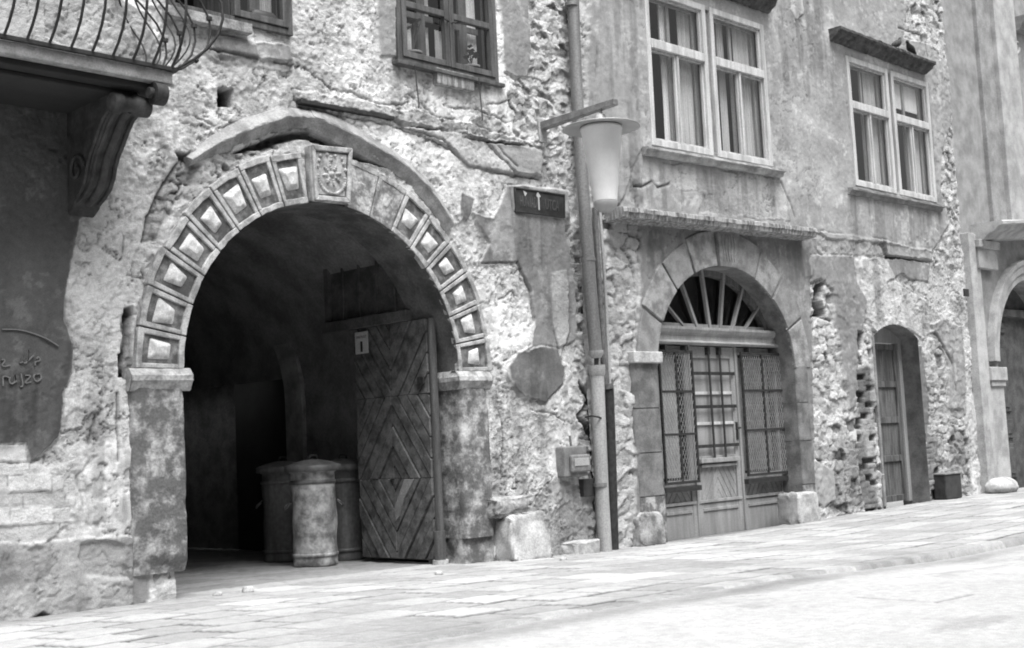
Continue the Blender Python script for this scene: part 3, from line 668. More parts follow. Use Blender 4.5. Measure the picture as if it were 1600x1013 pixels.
# piers: rough blocks with a relief of their own, ragged foot
def relief_block(name, x0, x1, z0, z1, out, depth, m, parent, seed, n=.03, amp=.02, eat=None):
    """front + two returns as one bent sheet; eat(u,z) pushes the face back where the stone has broken away"""
    us = np.concatenate([np.linspace(-depth, 0, max(3, int(depth / n))), np.linspace(0, x1 - x0, int((x1 - x0) / n))[1:], (x1 - x0) + np.linspace(0, depth, max(3, int(depth / n)))[1:]])
    zs = np.linspace(z0, z1, int((z1 - z0) / n)); U, Z = np.meshgrid(us, zs); sh = U.shape; U = U.ravel(); Z = Z.ravel(); Wd = x1 - x0
    X = x0 + np.clip(U, 0, Wd); O = out - np.clip(-U, 0, None) - np.clip(U - Wd, 0, None)
    no = fbm(U + seed, Z, 2.2, 5, seed) * amp + fbm(U, Z, 9, 3, seed + 1) * amp * .35
    edge = np.exp(-(np.minimum(np.abs(U), np.abs(U - Wd)) / .035) ** 2)
    chip = edge * (.012 + .03 * np.clip(fbm(U * .4, Z, 4, 3, seed + 2), 0, 1))
    inside = (U >= 0) & (U <= Wd)
    O = O + np.where(inside, no, 0) - chip * inside; X = X + np.where(U < 0, -no + chip, 0) + np.where(U > Wd, no - chip, 0)
    X = X + np.where((U >= 0) & (U < .035), chip, 0) - np.where((U <= Wd) & (U > Wd - .035), chip, 0)
    if eat is not None: O = O - eat(np.clip(U, 0, Wd), Z)
    b = MB(); V = np.stack([X, -O, Z], 1); w = sh[1]
    b.add(V.tolist(), [(j * w + i, j * w + i + 1, (j + 1) * w + i + 1, (j + 1) * w + i) for j in range(sh[0] - 1) for i in range(w - 1)], True)
    return b.build(name, m, parent)
MT['pier'] = mat('blotched_pier_stone', .11, .42, 6, bump=.7, bscale=30, soft=.13, mid=.55, dist=.012)
MT['impost'] = mat('eroded_impost_stone', .17, .42, 8, bump=1, bscale=22, dist=.015)
xl0, xl1 = W(207, 700, .07)[0], GX - RI + .0
xr0, xr1 = GX + RI, W(768, 700, .07)[0]
relief_block('pier', xl0, xl1, .28, 1.86, .07, .62, MT['pier'], PL, 21, eat=lambda u, z: .05 * sstep(.55 - z - .25 * u, 0, .2))
relief_block('pier_foot', xl0 + .02, xl1 - .12, -.1, .30, .0, .5, MT['stone'], PL, 22, amp=.05)
relief_block('pier', xr0, xr1, .27, 1.86, .07, .62, MT['pier'], PL, 23)
relief_block('pier_foot', xr0 + .01, xr1 + .02, -.15, .27, .03, .6, MT['pier'], PL, 24, amp=.04)
for (a, c_, s_) in ((xl0 - .02, xl1 + .05, 25), (xr0 - .05, xr1 + .03, 26)):   # imposts
    prof = [(.06, 1.835), (.075, 1.85), (.11, 1.915), (.12, 1.925), (.12, 1.97), (.11, 1.98), (.07, 2.03), (-.02, 2.04)]
    b = MB(); n = 14; V = []
    for i in range(n + 1):
        x = a + (c_ - a) * i / n; V += [(x, -(o + .012 * (vn(np.array([x * 9.]), np.array([z * 9.]), s_)[0] - .5) * 2), z + .01 * (vn(np.array([x * 7.]), np.array([z * 5.]), s_ + 1)[0] - .5)) for o, z in prof]
    m_ = len(prof)
    F = [(i * m_ + k, (i + 1) * m_ + k, (i + 1) * m_ + k + 1, i * m_ + k + 1) for i in range(n) for k in range(m_ - 1)]
    # returns into the gateway / the wall, same profile swept inward
    inner = c_ if s_ == 25 else a; sgn = 1 if s_ == 25 else -1
    o0 = len(V)
    for y in (0, .3, TH): V += [(inner + sgn * (o - .10) * .5, y - .0 - (0 if y else o), z) for o, z in prof]
    F += [(o0 + i * m_ + k, o0 + (i + 1) * m_ + k, o0 + (i + 1) * m_ + k + 1, o0 + i * m_ + k + 1) for i in range(2) for k in range(m_ - 1)]
    V += [(a if s_ == 25 else c_, -o, z) for o, z in prof] + [(a if s_ == 25 else c_, .05, z) for o, z in prof]; o1 = len(V) - 2 * m_
    F += [(o1 + k, o1 + k + 1, o1 + m_ + k + 1, o1 + m_ + k) for k in range(m_ - 1)]
    b.add(V, F, False); b.build('impost', MT['impost'], PL)

# pointed moulding above the ring
def polyline(pts, n):
    P = np.array(pts); k = np.linspace(0, len(P) - 1, n); out = []
    for t in k:
        i = min(int(t), len(P) - 2); f = t - i; p0, p1, p2, p3 = P[max(i - 1, 0)], P[i], P[i + 1], P[min(i + 2, len(P) - 1)]
        out.append(.5 * ((2 * p1) + (-p0 + p2) * f + (2 * p0 - 5 * p1 + 4 * p2 - p3) * f * f + (-p0 + 3 * p1 - 3 * p2 + p3) * f ** 3))
    return np.array(out)
def moulding(pts_out, pts_in, name, m, n=40, jit=.004):
    A = polyline(WP(pts_out), n); B = polyline(WP(pts_in), n); V = []
    prof = [(0, -.03), (.04, .02), (.44, .10), (.5, .10), (.62, .07), (.93, .02), (1, -.08)]
    for a, c in zip(A, B):
        for f, o in prof:
            q = a + (c - a) * f; V.append((q[0] + random.uniform(-jit, jit), -(o + random.uniform(-jit, jit)), q[1] + random.uniform(-jit, jit)))
    k_ = len(prof); b = MB()
    b.add(V, [(i * k_ + k, (i + 1) * k_ + k, (i + 1) * k_ + k + 1, i * k_ + k + 1) for i in range(n - 1) for k in range(k_ - 1)] + [tuple(range(k_)), tuple(range((n - 1) * k_, n * k_))], False)
    return b.build(name, m, PL)
moulding([(290, 245), (327, 213), (368, 189), (408, 176), (447, 168), (487, 173)], [(294, 261), (334, 247), (368, 236), (401, 220), (441, 206), (476, 203)], 'pointed_moulding', MT['mould'])
moulding([(484, 170), (526, 183), (584, 216), (628, 244), (657, 270), (684, 304), (706, 342)], [(476, 203), (522, 226), (572, 251), (608, 270), (638, 294), (668, 328), (694, 366)], 'pointed_moulding', MT['mould'])
# slab edge / beam end above the point of the arch
f4 = [W(464, 157), W(610, 184), W(610, 190), W(464, 163)]
b = MB(); b.hexa([(p[0], .02, p[2]) for p in (f4[3], f4[2], f4[1], f4[0])] + [(p[0], -.07, p[2]) for p in (f4[3], f4[2], f4[1], f4[0])])
b.build('ledge_strip', MT['iron'], PL, .004)

# passage behind the gateway (right wall with arched niche, vault, end wall)
b = MB(); PX0, PX1, PY = 5.5, 9.52, 11.0
V = []; n = 24; prf = [(PX1, -.2), (PX1, 2.2)] + [((PX0 + PX1) / 2 + (PX1 - PX0) / 2 * cos(a), 2.2 + 1.85 * sin(a)) for a in np.linspace(0, pi, n)[1:-1]] + [(PX0, 2.2), (PX0, -.2)]
ys = np.linspace(TH, PY, 14); NY, HWD = 5.15, 1.75     # niche centre and half width
for y in ys: V += [(x, y, z) for x, z in prf]
kk = len(prf); b.add(V, [(i * kk + k, (i + 1) * kk + k, (i + 1) * kk + k + 1, i * kk + k + 1) for i in range(len(ys) - 1) for k in range(1, kk - 1)], True)
b.add([(PX0, PY, -.2), (PX1, PY, -.2), (PX1, PY, 4.2), (PX0, PY, 4.2)], [(0, 1, 2, 3)])
# wall behind the facade around the arch
for i in range(40):
    a, c = pi * i / 40, pi * (i + 1) / 40
    b.add([(GX + RI * cos(a), TH, GZ + RI * sin(a)), (GX + RI * cos(c), TH, GZ + RI * sin(c)), (GX + 3.2 * cos(c), TH, GZ + 3.2 * sin(c)), (GX + 3.2 * cos(a), TH, GZ + 3.2 * sin(a))], [(0, 1, 2, 3)])
b.add([(xr0, TH, -.3), (PX1 + .3, TH, -.3), (PX1 + .3, TH, GZ), (xr0, TH, GZ)], [(0, 1, 2, 3)]); b.add([(xl1, TH, -.3), (PX0 - .5, TH, -.3), (PX0 - .5, TH, GZ), (xl1, TH, GZ)], [(0, 1, 2, 3)])
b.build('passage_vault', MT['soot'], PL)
b = MB(); nz_, AP = 24, []
AP = [(NY - HWD, -.2), (NY - HWD, 1.9)] + [(NY - HWD * cos(t), 1.9 + 1.5 * sin(t)) for t in np.linspace(0, pi, nz_)[1:-1]] + [(NY + HWD, 1.9), (NY + HWD, -.2)]
# right passage wall with the niche cut out: strips from the niche edge to the wall edge
OP = []
for (y, z) in AP:
    if z < 1.9: OP.append((TH if y < NY else PY, -.2))
    else:
        t = math.atan2(z - 1.9, NY - y); 
        OP.append((min(max(NY - 8 * cos(t), TH), PY), min(1.9 + 8 * abs(sin(t)) if abs(cos(t)) < 1e-6 else 1.9 + abs(sin(t)) * min(8, (2.6 / max(abs(sin(t)), 1e-3))), 2.9)))
for i in range(len(AP) - 1):
    b.add([(PX1, *AP[i]), (PX1, *AP[i + 1]), (PX1, *OP[i + 1]), (PX1, *OP[i])], [(0, 1, 2, 3)])
    b.add([(PX1, *AP[i]), (PX1, *AP[i + 1]), (PX1 + .4, *AP[i + 1]), (PX1 + .4, *AP[i])], [(0, 1, 2, 3)])
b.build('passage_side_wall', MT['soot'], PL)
b = MB(); b.hexa([(PX1 + .4, NY - 2, -.2), (PX1 + .4, NY + 2, -.2), (PX1 + .4, NY + 2, 3.8), (PX1 + .4, NY - 2, 3.8), (PX1 + .45, NY - 2, -.2), (PX1 + .45, NY + 2, -.2), (PX1 + .45, NY + 2, 3.8), (PX1 + .45, NY - 2, 3.8)])
b.build('niche_wall', MT['soffit'], PL)
b = MB(); V = []
for (y, z) in AP[0:-1]:
    r = 1.0
    V += [(PX1 - .06, y, z), (PX1 - .06, NY + (y - NY) * 1.2, z if z < 1.9 else 1.9 + (z - 1.9) * 1.22), (PX1 + .0, NY + (y - NY) * 1.2, z if z < 1.9 else 1.9 + (z - 1.9) * 1.22), (PX1 + .02, y, z)]
b.add(V, [(4 * i + k, 4 * i + 4 + k, 4 * i + 4 + (k + 1) % 4, 4 * i + (k + 1) % 4) for i in range(len(AP) - 2) for k in range(4)], False)
b.build('niche_band', MT['mould'], PL)
dr = MB(); yA, yB = atx_y = (3.55, 4.95)
dr.hexa([(PX1 + .30, 3.6, 0), (PX1 + .30, 5.0, 0), (PX1 + .30, 5.0, 2.6), (PX1 + .30, 3.6, 2.6), (PX1 + .24, 3.6, 0), (PX1 + .24, 5.0, 0), (PX1 + .24, 5.0, 2.6), (PX1 + .24, 3.6, 2.6)])
dd = dr.build('passage_door', MT['room'], PL, .01)
hd = MB(); hd.tube([(PX1 + .24, 3.72, 1.0), (PX1 + .18, 3.72, 1.0), (PX1 + .18, 3.84, 1.0)], .012); hd.build('handle', MT['iron'], dd)

# gate leaf standing open into the passage
LX = 9.10; YF, YH = 1.47, .24; LW = YF - YH
fl = lambda a, z, o: (LX - o, YF - a, z)
def clip(poly, x0, x1, z0, z1):
    for ax, v, s in ((0, x0, 1), (0, x1, -1), (1, z0, 1), (1, z1, -1)):
        o = []
        for i in range(len(poly)):
            p, q = poly[i], poly[(i + 1) % len(poly)]; dp, dq = (p[ax] - v) * s, (q[ax] - v) * s
            if dp >= 0: o.append(p)
            if dp * dq < 0: t = dp / (dp - dq); o.append((p[0] + (q[0] - p[0]) * t, p[1] + (q[1] - p[1]) * t))
        poly = o
        if len(poly) < 3: return []
    return poly
b = MB(); b.box(0, LW, .05, 2.62, -.03, 0, fl); leaf = b.build('gate_leaf', MT['dwood'], PL, .004)
bd = MB(); nl = bd; mid_ = LW * .5; bwid = .13
zt_, z1_, z2_, z0_ = 2.62, 1.82, .92, .06
for (za, zb, kind) in ((z1_, zt_, 1), (z2_, z1_, -1), (z0_, z2_, 1)):
    for (xa, xb, sd_) in ((0.0, mid_ - .004, -1), (mid_ + .004, LW, 1)):
        sl = 1.35 * sd_ * kind
        for k in range(-24, 26):
            c = k * bwid * 1.72 + .07 * kind
            P = [(xa - .5, za + c + sl * (xa - .5 - mid_)), (xb + .5, za + c + sl * (xb + .5 - mid_)), (xb + .5, za + c + sl * (xb + .5 - mid_) + bwid * 1.72 - .03), (xa - .5, za + c + sl * (xa - .5 - mid_) + bwid * 1.72 - .03)]
            Q = clip(P, xa, xb, za + .003, zb - .003)
            if len(Q) < 3: continue
            ar = abs(sum(Q[i][0] * Q[(i + 1) % len(Q)][1] - Q[(i + 1) % len(Q)][0] * Q[i][1] for i in range(len(Q)))) / 2
            if ar < .002: continue
            th = .016 + .026 * random.random(); bd.prism(Q, 0, th, fl)
            cx_ = sum(p[0] for p in Q) / len(Q)
            for dx_ in (-.22, -.06, .1, .24):
                x_ = cx_ + dx_ * .8
                if xa + .04 < x_ < xb - .04:
                    z_ = za + c + sl * (x_ - mid_) + bwid * .86
                    if za + .05 < z_ < zb - .05: nl.box(x_ - .007, x_ + .007, z_ - .007, z_ + .007, th - .002, th + .006, fl)
bd.build('boarding', MT['gate'], leaf, .006)
pb = MB(); pb.prism([(.62, .62), (.80, .91), (.96, .91), (.78, .70), (.70, .52), (.63, .46)], .03, .05, fl); pb.build('pale_board', MT['grey'], leaf, .004)
b = MB(); b.tube([(LX + .03, YH - .03, .12), (LX + .03, YH - .03, 2.62)], .045, 12); b.build('heel_post', MT['dwood'], leaf)
b = MB(); b.tube([(LX + .0, YH - .05, .06), (LX, YH - .05, .36)], [.06, .065], 12); b.build('post_shoe', MT['dwood'], leaf)
b = MB(); b.tube([(LX + .0, YH - .05, gz(9) - .01), (LX, YH - .05, .06)], .085, 12); b.build('pivot_stone', MT['light'], leaf)
# upper boarded part of the leaf, quarter round at the hinge side
up = [(.0 - .52, 2.72), (LW - .15, 2.72)] + [(LW - .15 - .95 * (1 - cos(t)), 2.78 + .95 * sin(t)) for t in np.linspace(.1, pi / 2, 8)] + [(-.52, 3.74)]
b = MB(); b.prism(up, -.05, -.01, fl); ov = b.build('boarded_top', MT['soffit'], leaf)
b = MB(); b.box(-.52, LW - .25, 2.62, 2.74, -.02, .09, fl); b.build('cross_beam', MT['soffit'], leaf, .008)
b = MB(); b.box(-.52, -.44, 2.74, 3.72, -.01, .04, fl); b.box(-.44, LW - 1.0, 3.62, 3.72, -.01, .04, fl)
for x_ in (-.2, .1, .42, .72): b.box(x_ - .015, x_ + .015, 2.74, 3.62, -.01, .02, fl)
b.build('top_frame', MT['soffit'], leaf, .005)
b = MB(); zz_ = 2.16
b.box(LW - .14, LW - .04, zz_ - .24, zz_ - .16, .03, .06, fl); b.build('hinge_plate', MT['iron'], leaf, .004)

# ------------------------------------------------------------------ windows
def qbox(b, q, s0, s1, t0, t1, o0, o1): b.box(s0, s1, t0, t1, o0, o1, q)
def room(q, parent, d0=-.10, d1=-1.1, m='room'):
    b = MB(); P = [(-.04, -.03), (1.04, -.03), (1.04, 1.03), (-.04, 1.03)]
    V = [q(s, t, d0) for s, t in P] + [q(s, t, d1) for s, t in P]
    b.add(V, [(4, 5, 6, 7), (0, 1, 5, 4), (1, 2, 6, 5), (2, 3, 7, 6), (3, 0, 4, 7)]); return b.build('room_lining', MT[m], parent)
def curtain(q, s0, s1, t0, t1, o, m, parent, folds=7, amp=.02):
    b = MB(); n = folds * 8; V = []
    for j in range(9):
        t = t0 + (t1 - t0) * j / 8
        for i in range(n + 1):
            s = s0 + (s1 - s0) * i / n; ph = i / 8 * 2 * pi
            V.append(q(s + .004 * sin(ph * .5 + j * .3), t, o + amp * sin(ph + .25 * sin(j)) * (.5 + .5 * sin(i * .37) ** 2)))
    b.add(V, [(j * (n + 1) + i, j * (n + 1) + i + 1, (j + 1) * (n + 1) + i + 1, (j + 1) * (n + 1) + i) for j in range(8) for i in range(n)], True)
    return b.build('curtain', m, parent)
def frame(b, q, s0, s1, t0, t1, w, o0, o1, sides='lrtb'):
    ws, wt = w / q.w, w / q.h
    if 'l' in sides: qbox(b, q, s0, s0 + ws, t0, t1, o0, o1)
    if 'r' in sides: qbox(b, q, s1 - ws, s1, t0, t1, o0, o1)
    if 't' in sides: qbox(b, q, s0 + ws, s1 - ws, t1 - wt, t1, o0, o1 - .002)
    if 'b' in sides: qbox(b, q, s0 + ws, s1 - ws, t0, t0 + wt, o0, o1 - .002)
def pane(q, s0, s1, t0, t1, o, parent):
    b = MB(); V = [q(s0, t0, o), q(s1, t0, o), q(s1, t1, o), q(s0, t1, o)]; b.add(V, [(0, 1, 2, 3)]); return b.build('glass', MT['glass'], parent, recalc=False)
def double_window(q, parent, tr=.64, label=None, blind=None, cur=()):
    b = MB(); frame(b, q, -.02, 1.02, -.01, 1.02, .07, -.22, .03); qbox(b, q, .488, .512, .02, .99, -.14, .012)
    w = b.build('window', MT['grey'], parent, .005)
    if label: w['label'] = label
    for (a, c) in ((.012, .482), (.518, .988)):
        b = MB(); frame(b, q, a, c, .0, .995, .085, -.03, .05)
        ws, wt = .085 / q.w, .085 / q.h
        qbox(b, q, a + ws, c - ws, tr - .025, tr + .03, -.03, .062)
        b.build('sash', MT['white'], w, .006)
        m = (a + c) / 2
        b = MB(); qbox(b, q, m - .028 / q.w, m + .012 / q.w, wt, tr - .025, -.03, .04)
        # inner thin casement edges inside the frame
        for (x0, x1, y0, y1) in ((a + ws, m - .028 / q.w, wt, tr - .025), (m + .012 / q.w, c - ws, wt, tr - .025), (a + ws, c - ws, tr + .03, .995 - wt)):
            frame(b, q, x0, x1, y0, y1, .028, -.03, .015)
        b.build('glazing_bar', MT['white'], w, .004)
        pane(q, a + .01, c - .01, .02, .98, -.012, w)
        # second, inner window
        b = MB(); frame(b, q, a + .01, c - .01, .0, .99, .10, -.13, -.10); qbox(b, q, m - .03 / q.w, m + .03 / q.w, .02, .97, -.13, -.098)
        qbox(b, q, a + .02, c - .02, tr - .02, tr + .03, -.13, -.096)
        b.build('inner_sash', MT['tin'], w, .004)
    for args in cur: curtain(q, *args, w, )
    room(q, w, -.19, -1.2)
    return w
C_, CD_ = MT['cloth'], MT['cloth_d']
bwn = double_window(BWQ, PM, .635, 'large double window with peeling white frames over the canopy', cur=[(.06, .13, .02, .95, -.155, C_), (.20, .26, .02, .95, -.155, C_), (.34, .47, .02, .95, -.155, CD_), (.53, .60, .02, .62, -.155, C_), (.66, .72, .02, .95, -.155, CD_), (.80, .98, .02, .95, -.155, CD_)])
rwn = double_window(RWQ, PM, .62, 'smaller double window with dark cornice, nearest the pale house', cur=[(.05, .1, .02, .62, -.155, CD_), (.3, .48, .02, .95, -.155, CD_), (.53, .58, .02, .6, -.155, CD_), (.75, .96, .02, .6, -.155, CD_)])
b = MB(); qbox(b, RWQ, .56, .95, .74, .96, -.15, -.13); b.build('roller_blind', MT['cloth'], rwn)
# sills and cornices over them
def ledge(pa, pb, o1, prof, name, m, parent, jit=.004, n=26, ends=True):
    """profile (out, dz) swept between two wall points given as pixels of the wall line"""
    A, B = W(*pa), W(*pb); V = []
    for i in range(n + 1):
        f = i / n; x = A[0] + (B[0] - A[0]) * f; z = A[2] + (B[2] - A[2]) * f
        V += [(x, -(o * o1 + random.uniform(-jit, jit)), z + dz + random.uniform(-jit, jit)) for o, dz in prof]
    k_ = len(prof); b = MB()
    b.add(V, [(i * k_ + k, (i + 1) * k_ + k, (i + 1) * k_ + (k + 1) % k_, i * k_ + (k + 1) % k_) for i in range(n) for k in range(k_)] + [tuple(range(k_)), tuple(range(n * k_, (n + 1) * k_))[::-1]], False)
    return b.build(name, m, parent)
ledge((999, 229), (1215, 266), .15, [(-.3, 0), (1, -.02), (1, -.05), (.75, -.06), (.6, -.11), (.2, -.12), (-.3, -.12)], 'sill', MT['light'], bwn)
ledge((1321, 293), (1466, 322), .13, [(-.3, 0), (1, -.02), (1, -.05), (.7, -.06), (.5, -.11), (-.3, -.12)], 'sill', MT['grey'], rwn)
MT['soot_stone'] = mat('sooted_cornice_stone', .035, .11, 9, bump=.8, bscale=30, dist=.01)
ledge((1292, 60), (1441, 114), .26, [(-.1, .13), (.9, .14), (1, .125), (1, .085), (.8, .07), (.72, .02), (.45, -.01), (.3, -.05), (-.1, -.05)], 'cornice', MT['soot_stone'], rwn, .008, 40)
ledge((985, -60), (1196, 16), .26, [(-.1, .16), (.9, .17), (1, .15), (1, .10), (.8, .085), (.72, .02), (.45, -.02), (.3, -.07), (-.1, -.07)], 'cornice', MT['soot_stone'], bwn, .008, 40)

def old_window(q, parent, label, crossbar, cur, open_left=False):
    b = MB(); frame(b, q, 0, 1, 0, 1, .06, -.16, .035); w = b.build('window', MT['dwood'], parent, .005); w['label'] = label
    for k, (a, c) in enumerate(((.042, .497), (.503, .958))):
        if open_left and k == 0: continue
        b = MB(); frame(b, q, a, c, .035, .98, .065, -.02, .05)
        qbox(b, q, a + .04, c - .04, crossbar, crossbar + .04, -.02, .045)
        b.build('sash', MT['dwood'], w, .005)
        pane(q, a + .03, c - .03, .05, .95, .0, w)
        b = MB(); m_ = a + (c - a) * (.58 if k == 0 else .5)
        qbox(b, q, m_, m_ + .12 / q.w, .03, .98, -.20, -.16); qbox(b, q, a + .03, c - .03, crossbar - .01, crossbar + .03, -.19, -.161)
        b.build('inner_sash', MT['dwood'], w, .004)
        b = MB(); b.tube([q(c - .02 if k == 0 else a + .02, .33, .05), q(c - .02 if k == 0 else a + .02, .33, .075), q(c - .06 if k == 0 else a + .05, .335, .08)], .008, 6); b.build('latch', MT['iron'], w)
    for args in cur: curtain(q, *args, w)
    room(q, w, -.19, -1.2); return w
w2 = old_window(W2Q, PL, 'dark casement window with two flowerpots behind the panes, above the gateway', .36, [(.05, .3, .03, .33, -.24, C_), (.36, .46, .03, .33, -.24, C_), (.52, .72, .03, .33, -.24, C_), (.82, .95, .03, .9, -.23, C_), (.35, .47, .4, .9, -.24, CD_), (.6, .72, .42, .95, -.24, CD_)])
b = MB(); b.box(W2Q(0, 0, 0)[0] - .05, W2Q(1, 0, 0)[0] + .04, 5.255, 5.297, -.02, .09); b.build('sill', MT['dwood'], w2, .005)
w1 = old_window(W1Q, PL, 'half open dark casement window behind the end of the balcony', .5, [(.80, .95, .03, .95, -.22, CD_)], True)
ax = W1Q(0, 0, 0); z_ = ax[2]
b = MB(); b.box(W1Q(-.04, 0, 0)[0], W1Q(.62, 0, 0)[0], z_ - .10, z_ - .003, -.02, .10); b.build('sill', MT['stone'], w1, .006)
# the open casement turned inward, seen edge on
xo = W1Q(.5, 0, 0)[0]
b = MB(); b.box(0, .62, .06, 1.8, 0, .045, lambda a, zz, o: (xo + .01 + o, .06 + a, z_ + zz)); 
b.build('open_sash', MT['dwood'], w1, .005)
print('W1', W1Q(0, 0, 0), W1Q(1, 0, 0))

# ------------------------------------------------------------------ shop door of the middle house
SD = -.30
def wx(px, py, out=SD): return float(W(px, py, out)[0])
def wz(px, py, out=SD): return float(W(px, py, out)[2])
dl, dr_ = DX - DRI, DX + DRI
path = [(DX + DRI, gz(DX) - .1)] + [(DX + DRI * cos(a), DZ + DRISE * sin(a)) for a in np.linspace(0, pi, 40)] + [(DX - DRI, gz(DX) - .1)]
reveal('door_reveal', MT['stone_dark'], PM, path, .02, SD - .12, .004, 4)
# ring stones
MT['stone_l'] = mat('pale_grey_stone', .14, .33, 6, bump=.6, bscale=40, soft=.17, dist=.008)
def ell_box(b, e0, e1, a0, a1, o0, o1, n=4):
    V = []
    for i in range(n + 1):
        a = a0 + (a1 - a0) * i / n; ca, sa = cos(a), sin(a)
        for (e, o) in ((e0, o0), (e1, o0), (e1, o1), (e0, o1)): V.append((DX + (DRI + e) * ca, -o, DZ + (DRISE + e * 1.12) * sa))
    F = [(0, 1, 2, 3), (4 * n + 3, 4 * n + 2, 4 * n + 1, 4 * n)] + [(4 * i + k, 4 * i + (k + 1) % 4, 4 * i + 4 + (k + 1) % 4, 4 * i + 4 + k) for i in range(n) for k in range(4)]
    b.add(V, F)
angs = [0, 24, 46, 64, 84]; 
for sgn in (1, -1):
    for k in range(4):
        a0, a1 = R(angs[k]), R(angs[k + 1])
        if sgn < 0: a0, a1 = pi - a1, pi - a0
        b = MB(); ell_box(b, .0, .40 + .03 * (k % 2), a0 + .012, a1 - .012, -.02, .05 + .01 * (k % 2), 5); b.build('arch_stone', MT[['grey', 'stone_l'][(k + (sgn > 0)) % 2]], PM, .012)
kz = W(1128, 360)[2]
b = MB(); xk0, xk1 = W(1112, 362)[0], W(1146, 362)[0]; xb0, xb1 = W(1117, 416)[0], W(1144, 419)[0]; zk = W(1130, 418)[2] - .01
b.prism([(xb0, zk), (xb1, zk), (xk1, kz), (xk0, kz)], -.25, .10); ksn = b.build('keystone', MT['grey'], PM, .01)
b = MB()
for i in range(5):
    f = i / 4; x_ = xb0 + .07 + (xb1 - xb0 - .14) * f
    b.tube([(x_ + .012 * sin(j * .8 + i), -.103, zk + .08 + j * .045) for j in range(9)], .011, 6)
b.build('carving', MT['grey'], ksn)
# jamb blocks
jl0, jl1 = wx(990, 600, .05), dl
jr0, jr1 = dr_, wx(1266, 620, .05)
b = MB(); b.box(jl0 - .03, jl1 + .02, wz(1000, 567, .1), wz(1000, 549, .1), -.3, .11); b.build('impost', MT['light'], PM, .012)
jb = [wz(1005, 567, .05), wz(1005, 638, .05), wz(1005, 708, .05), wz(1005, 777, .05), gz(12.5) - .05]
for k in range(4): relief_block('jamb_block', jl0, jl1, jb[k + 1] + .006, jb[k] - .006, .05, .30, MT['stone_dark'] if k < 3 else MT['pier'], PM, 40 + k, .03, .008)
jb = [wz(1250, 548, .05), wz(1250, 572, .05), wz(1250, 629, .05), wz(1250, 689, .05), wz(1250, 758, .05), gz(16)]
for k in range(5): relief_block('jamb_block', jr0, jr1, jb[k + 1] + .006, jb[k] - .006, .05, .30, MT['stone_dark'] if k < 4 else MT['pier'], PM, 50 + k, .03, .008)

sdoor = thing_part = None
x0, x1 = wx(1021, 600), wx(1224, 600); zb = gz(14.2) - .02; zt = wz(1120, 545)
b = MB(); f_ = None
# transom: a small cornice
prof = [(-.02, .0), (.10, .0), (.12, .03), (.07, .06), (.07, .13), (.11, .16), (.13, .2), (.13, .235), (-.02, .24)]
zT = wz(1110, 541)
V = []
for xx_ in (x0 - .05, dr_ - .02): V += [(xx_, -(SD + o), zT + dz) for o, dz in prof]
k_ = len(prof); b.add(V, [(k, k_ + k, k_ + (k + 1) % k_, (k + 1) % k_) for k in range(k_)] + [tuple(range(k_)), tuple(range(k_, 2 * k_))[::-1]])
shop = b.build('shop_door', MT['shop'], PM, .004); shop['label'] = 'grey three part shop door with barred leaf and wire grilles'
# fanlight
zf = zT + .24
b = MB()
b.box(x0, dr_, zf, zf + .05, SD - .02, SD + .03)
hub = (DX - .02, zf - .55)
bars = [((1033, 470), (1066, 510)), ((1060, 438), (1086, 510)), ((1093, 426), (1106, 512)), ((1127, 430), (1122, 513)), ((1158, 447), (1141, 514)), ((1189, 469), (1160, 514))]
for (pa, pb) in bars:
    A, B = W(*pa, SD), W(*pb, SD); A = A + (A - B) * .06; w_ = .025
    b.hexa([(B[0] - w_, B[1], zf), (B[0] + w_, B[1], zf), (A[0] + w_, A[1], A[2]), (A[0] - w_, A[1], A[2]), (B[0] - w_, B[1] - .05, zf), (B[0] + w_, B[1] - .05, zf), (A[0] + w_, A[1] - .05, A[2]), (A[0] - w_, A[1] - .05, A[2])])
fan = b.build('fanlight_bars', MT['shop'], shop, .004)
b = MB(); n = 40; V = []
for i in range(n + 1):
    a = pi * i / n; 
    for (e, o) in ((.02, SD - .04), (-.09, SD - .04), (-.09, SD + .04), (.02, SD + .04)): V.append((DX + (DRI + e) * cos(a), -o, DZ + (DRISE + e) * sin(a)))
b.add(V, [(4 * i + k, 4 * i + 4 + k, 4 * i + 4 + (k + 1) % 4, 4 * i + (k + 1) % 4) for i in range(n) for k in range(4)]); b.build('fanlight_frame', MT['wood'], shop)
b = MB(); V = [(DX + DRI * cos(a), -(SD - .03), max(zf, DZ + DRISE * sin(a))) for a in np.linspace(0, pi, 30)]; b.add(V, [tuple(range(len(V)))]); b.build('fanlight_glass', MT['glass'], shop, recalc=False)
b = MB(); b.add([(dl, 1.6, zb), (dr_, 1.6, zb), (dr_, 1.6, 4.2), (dl, 1.6, 4.2), (dl, -SD + .12, zb), (dr_, -SD + .12, zb), (dr_, -SD + .12, 4.2), (dl, -SD + .12, 4.2)], [(0, 1, 2, 3), (0, 4, 7, 3), (1, 5, 6, 2), (3, 2, 6, 7)]); b.build('room_lining', MT['room'], shop)
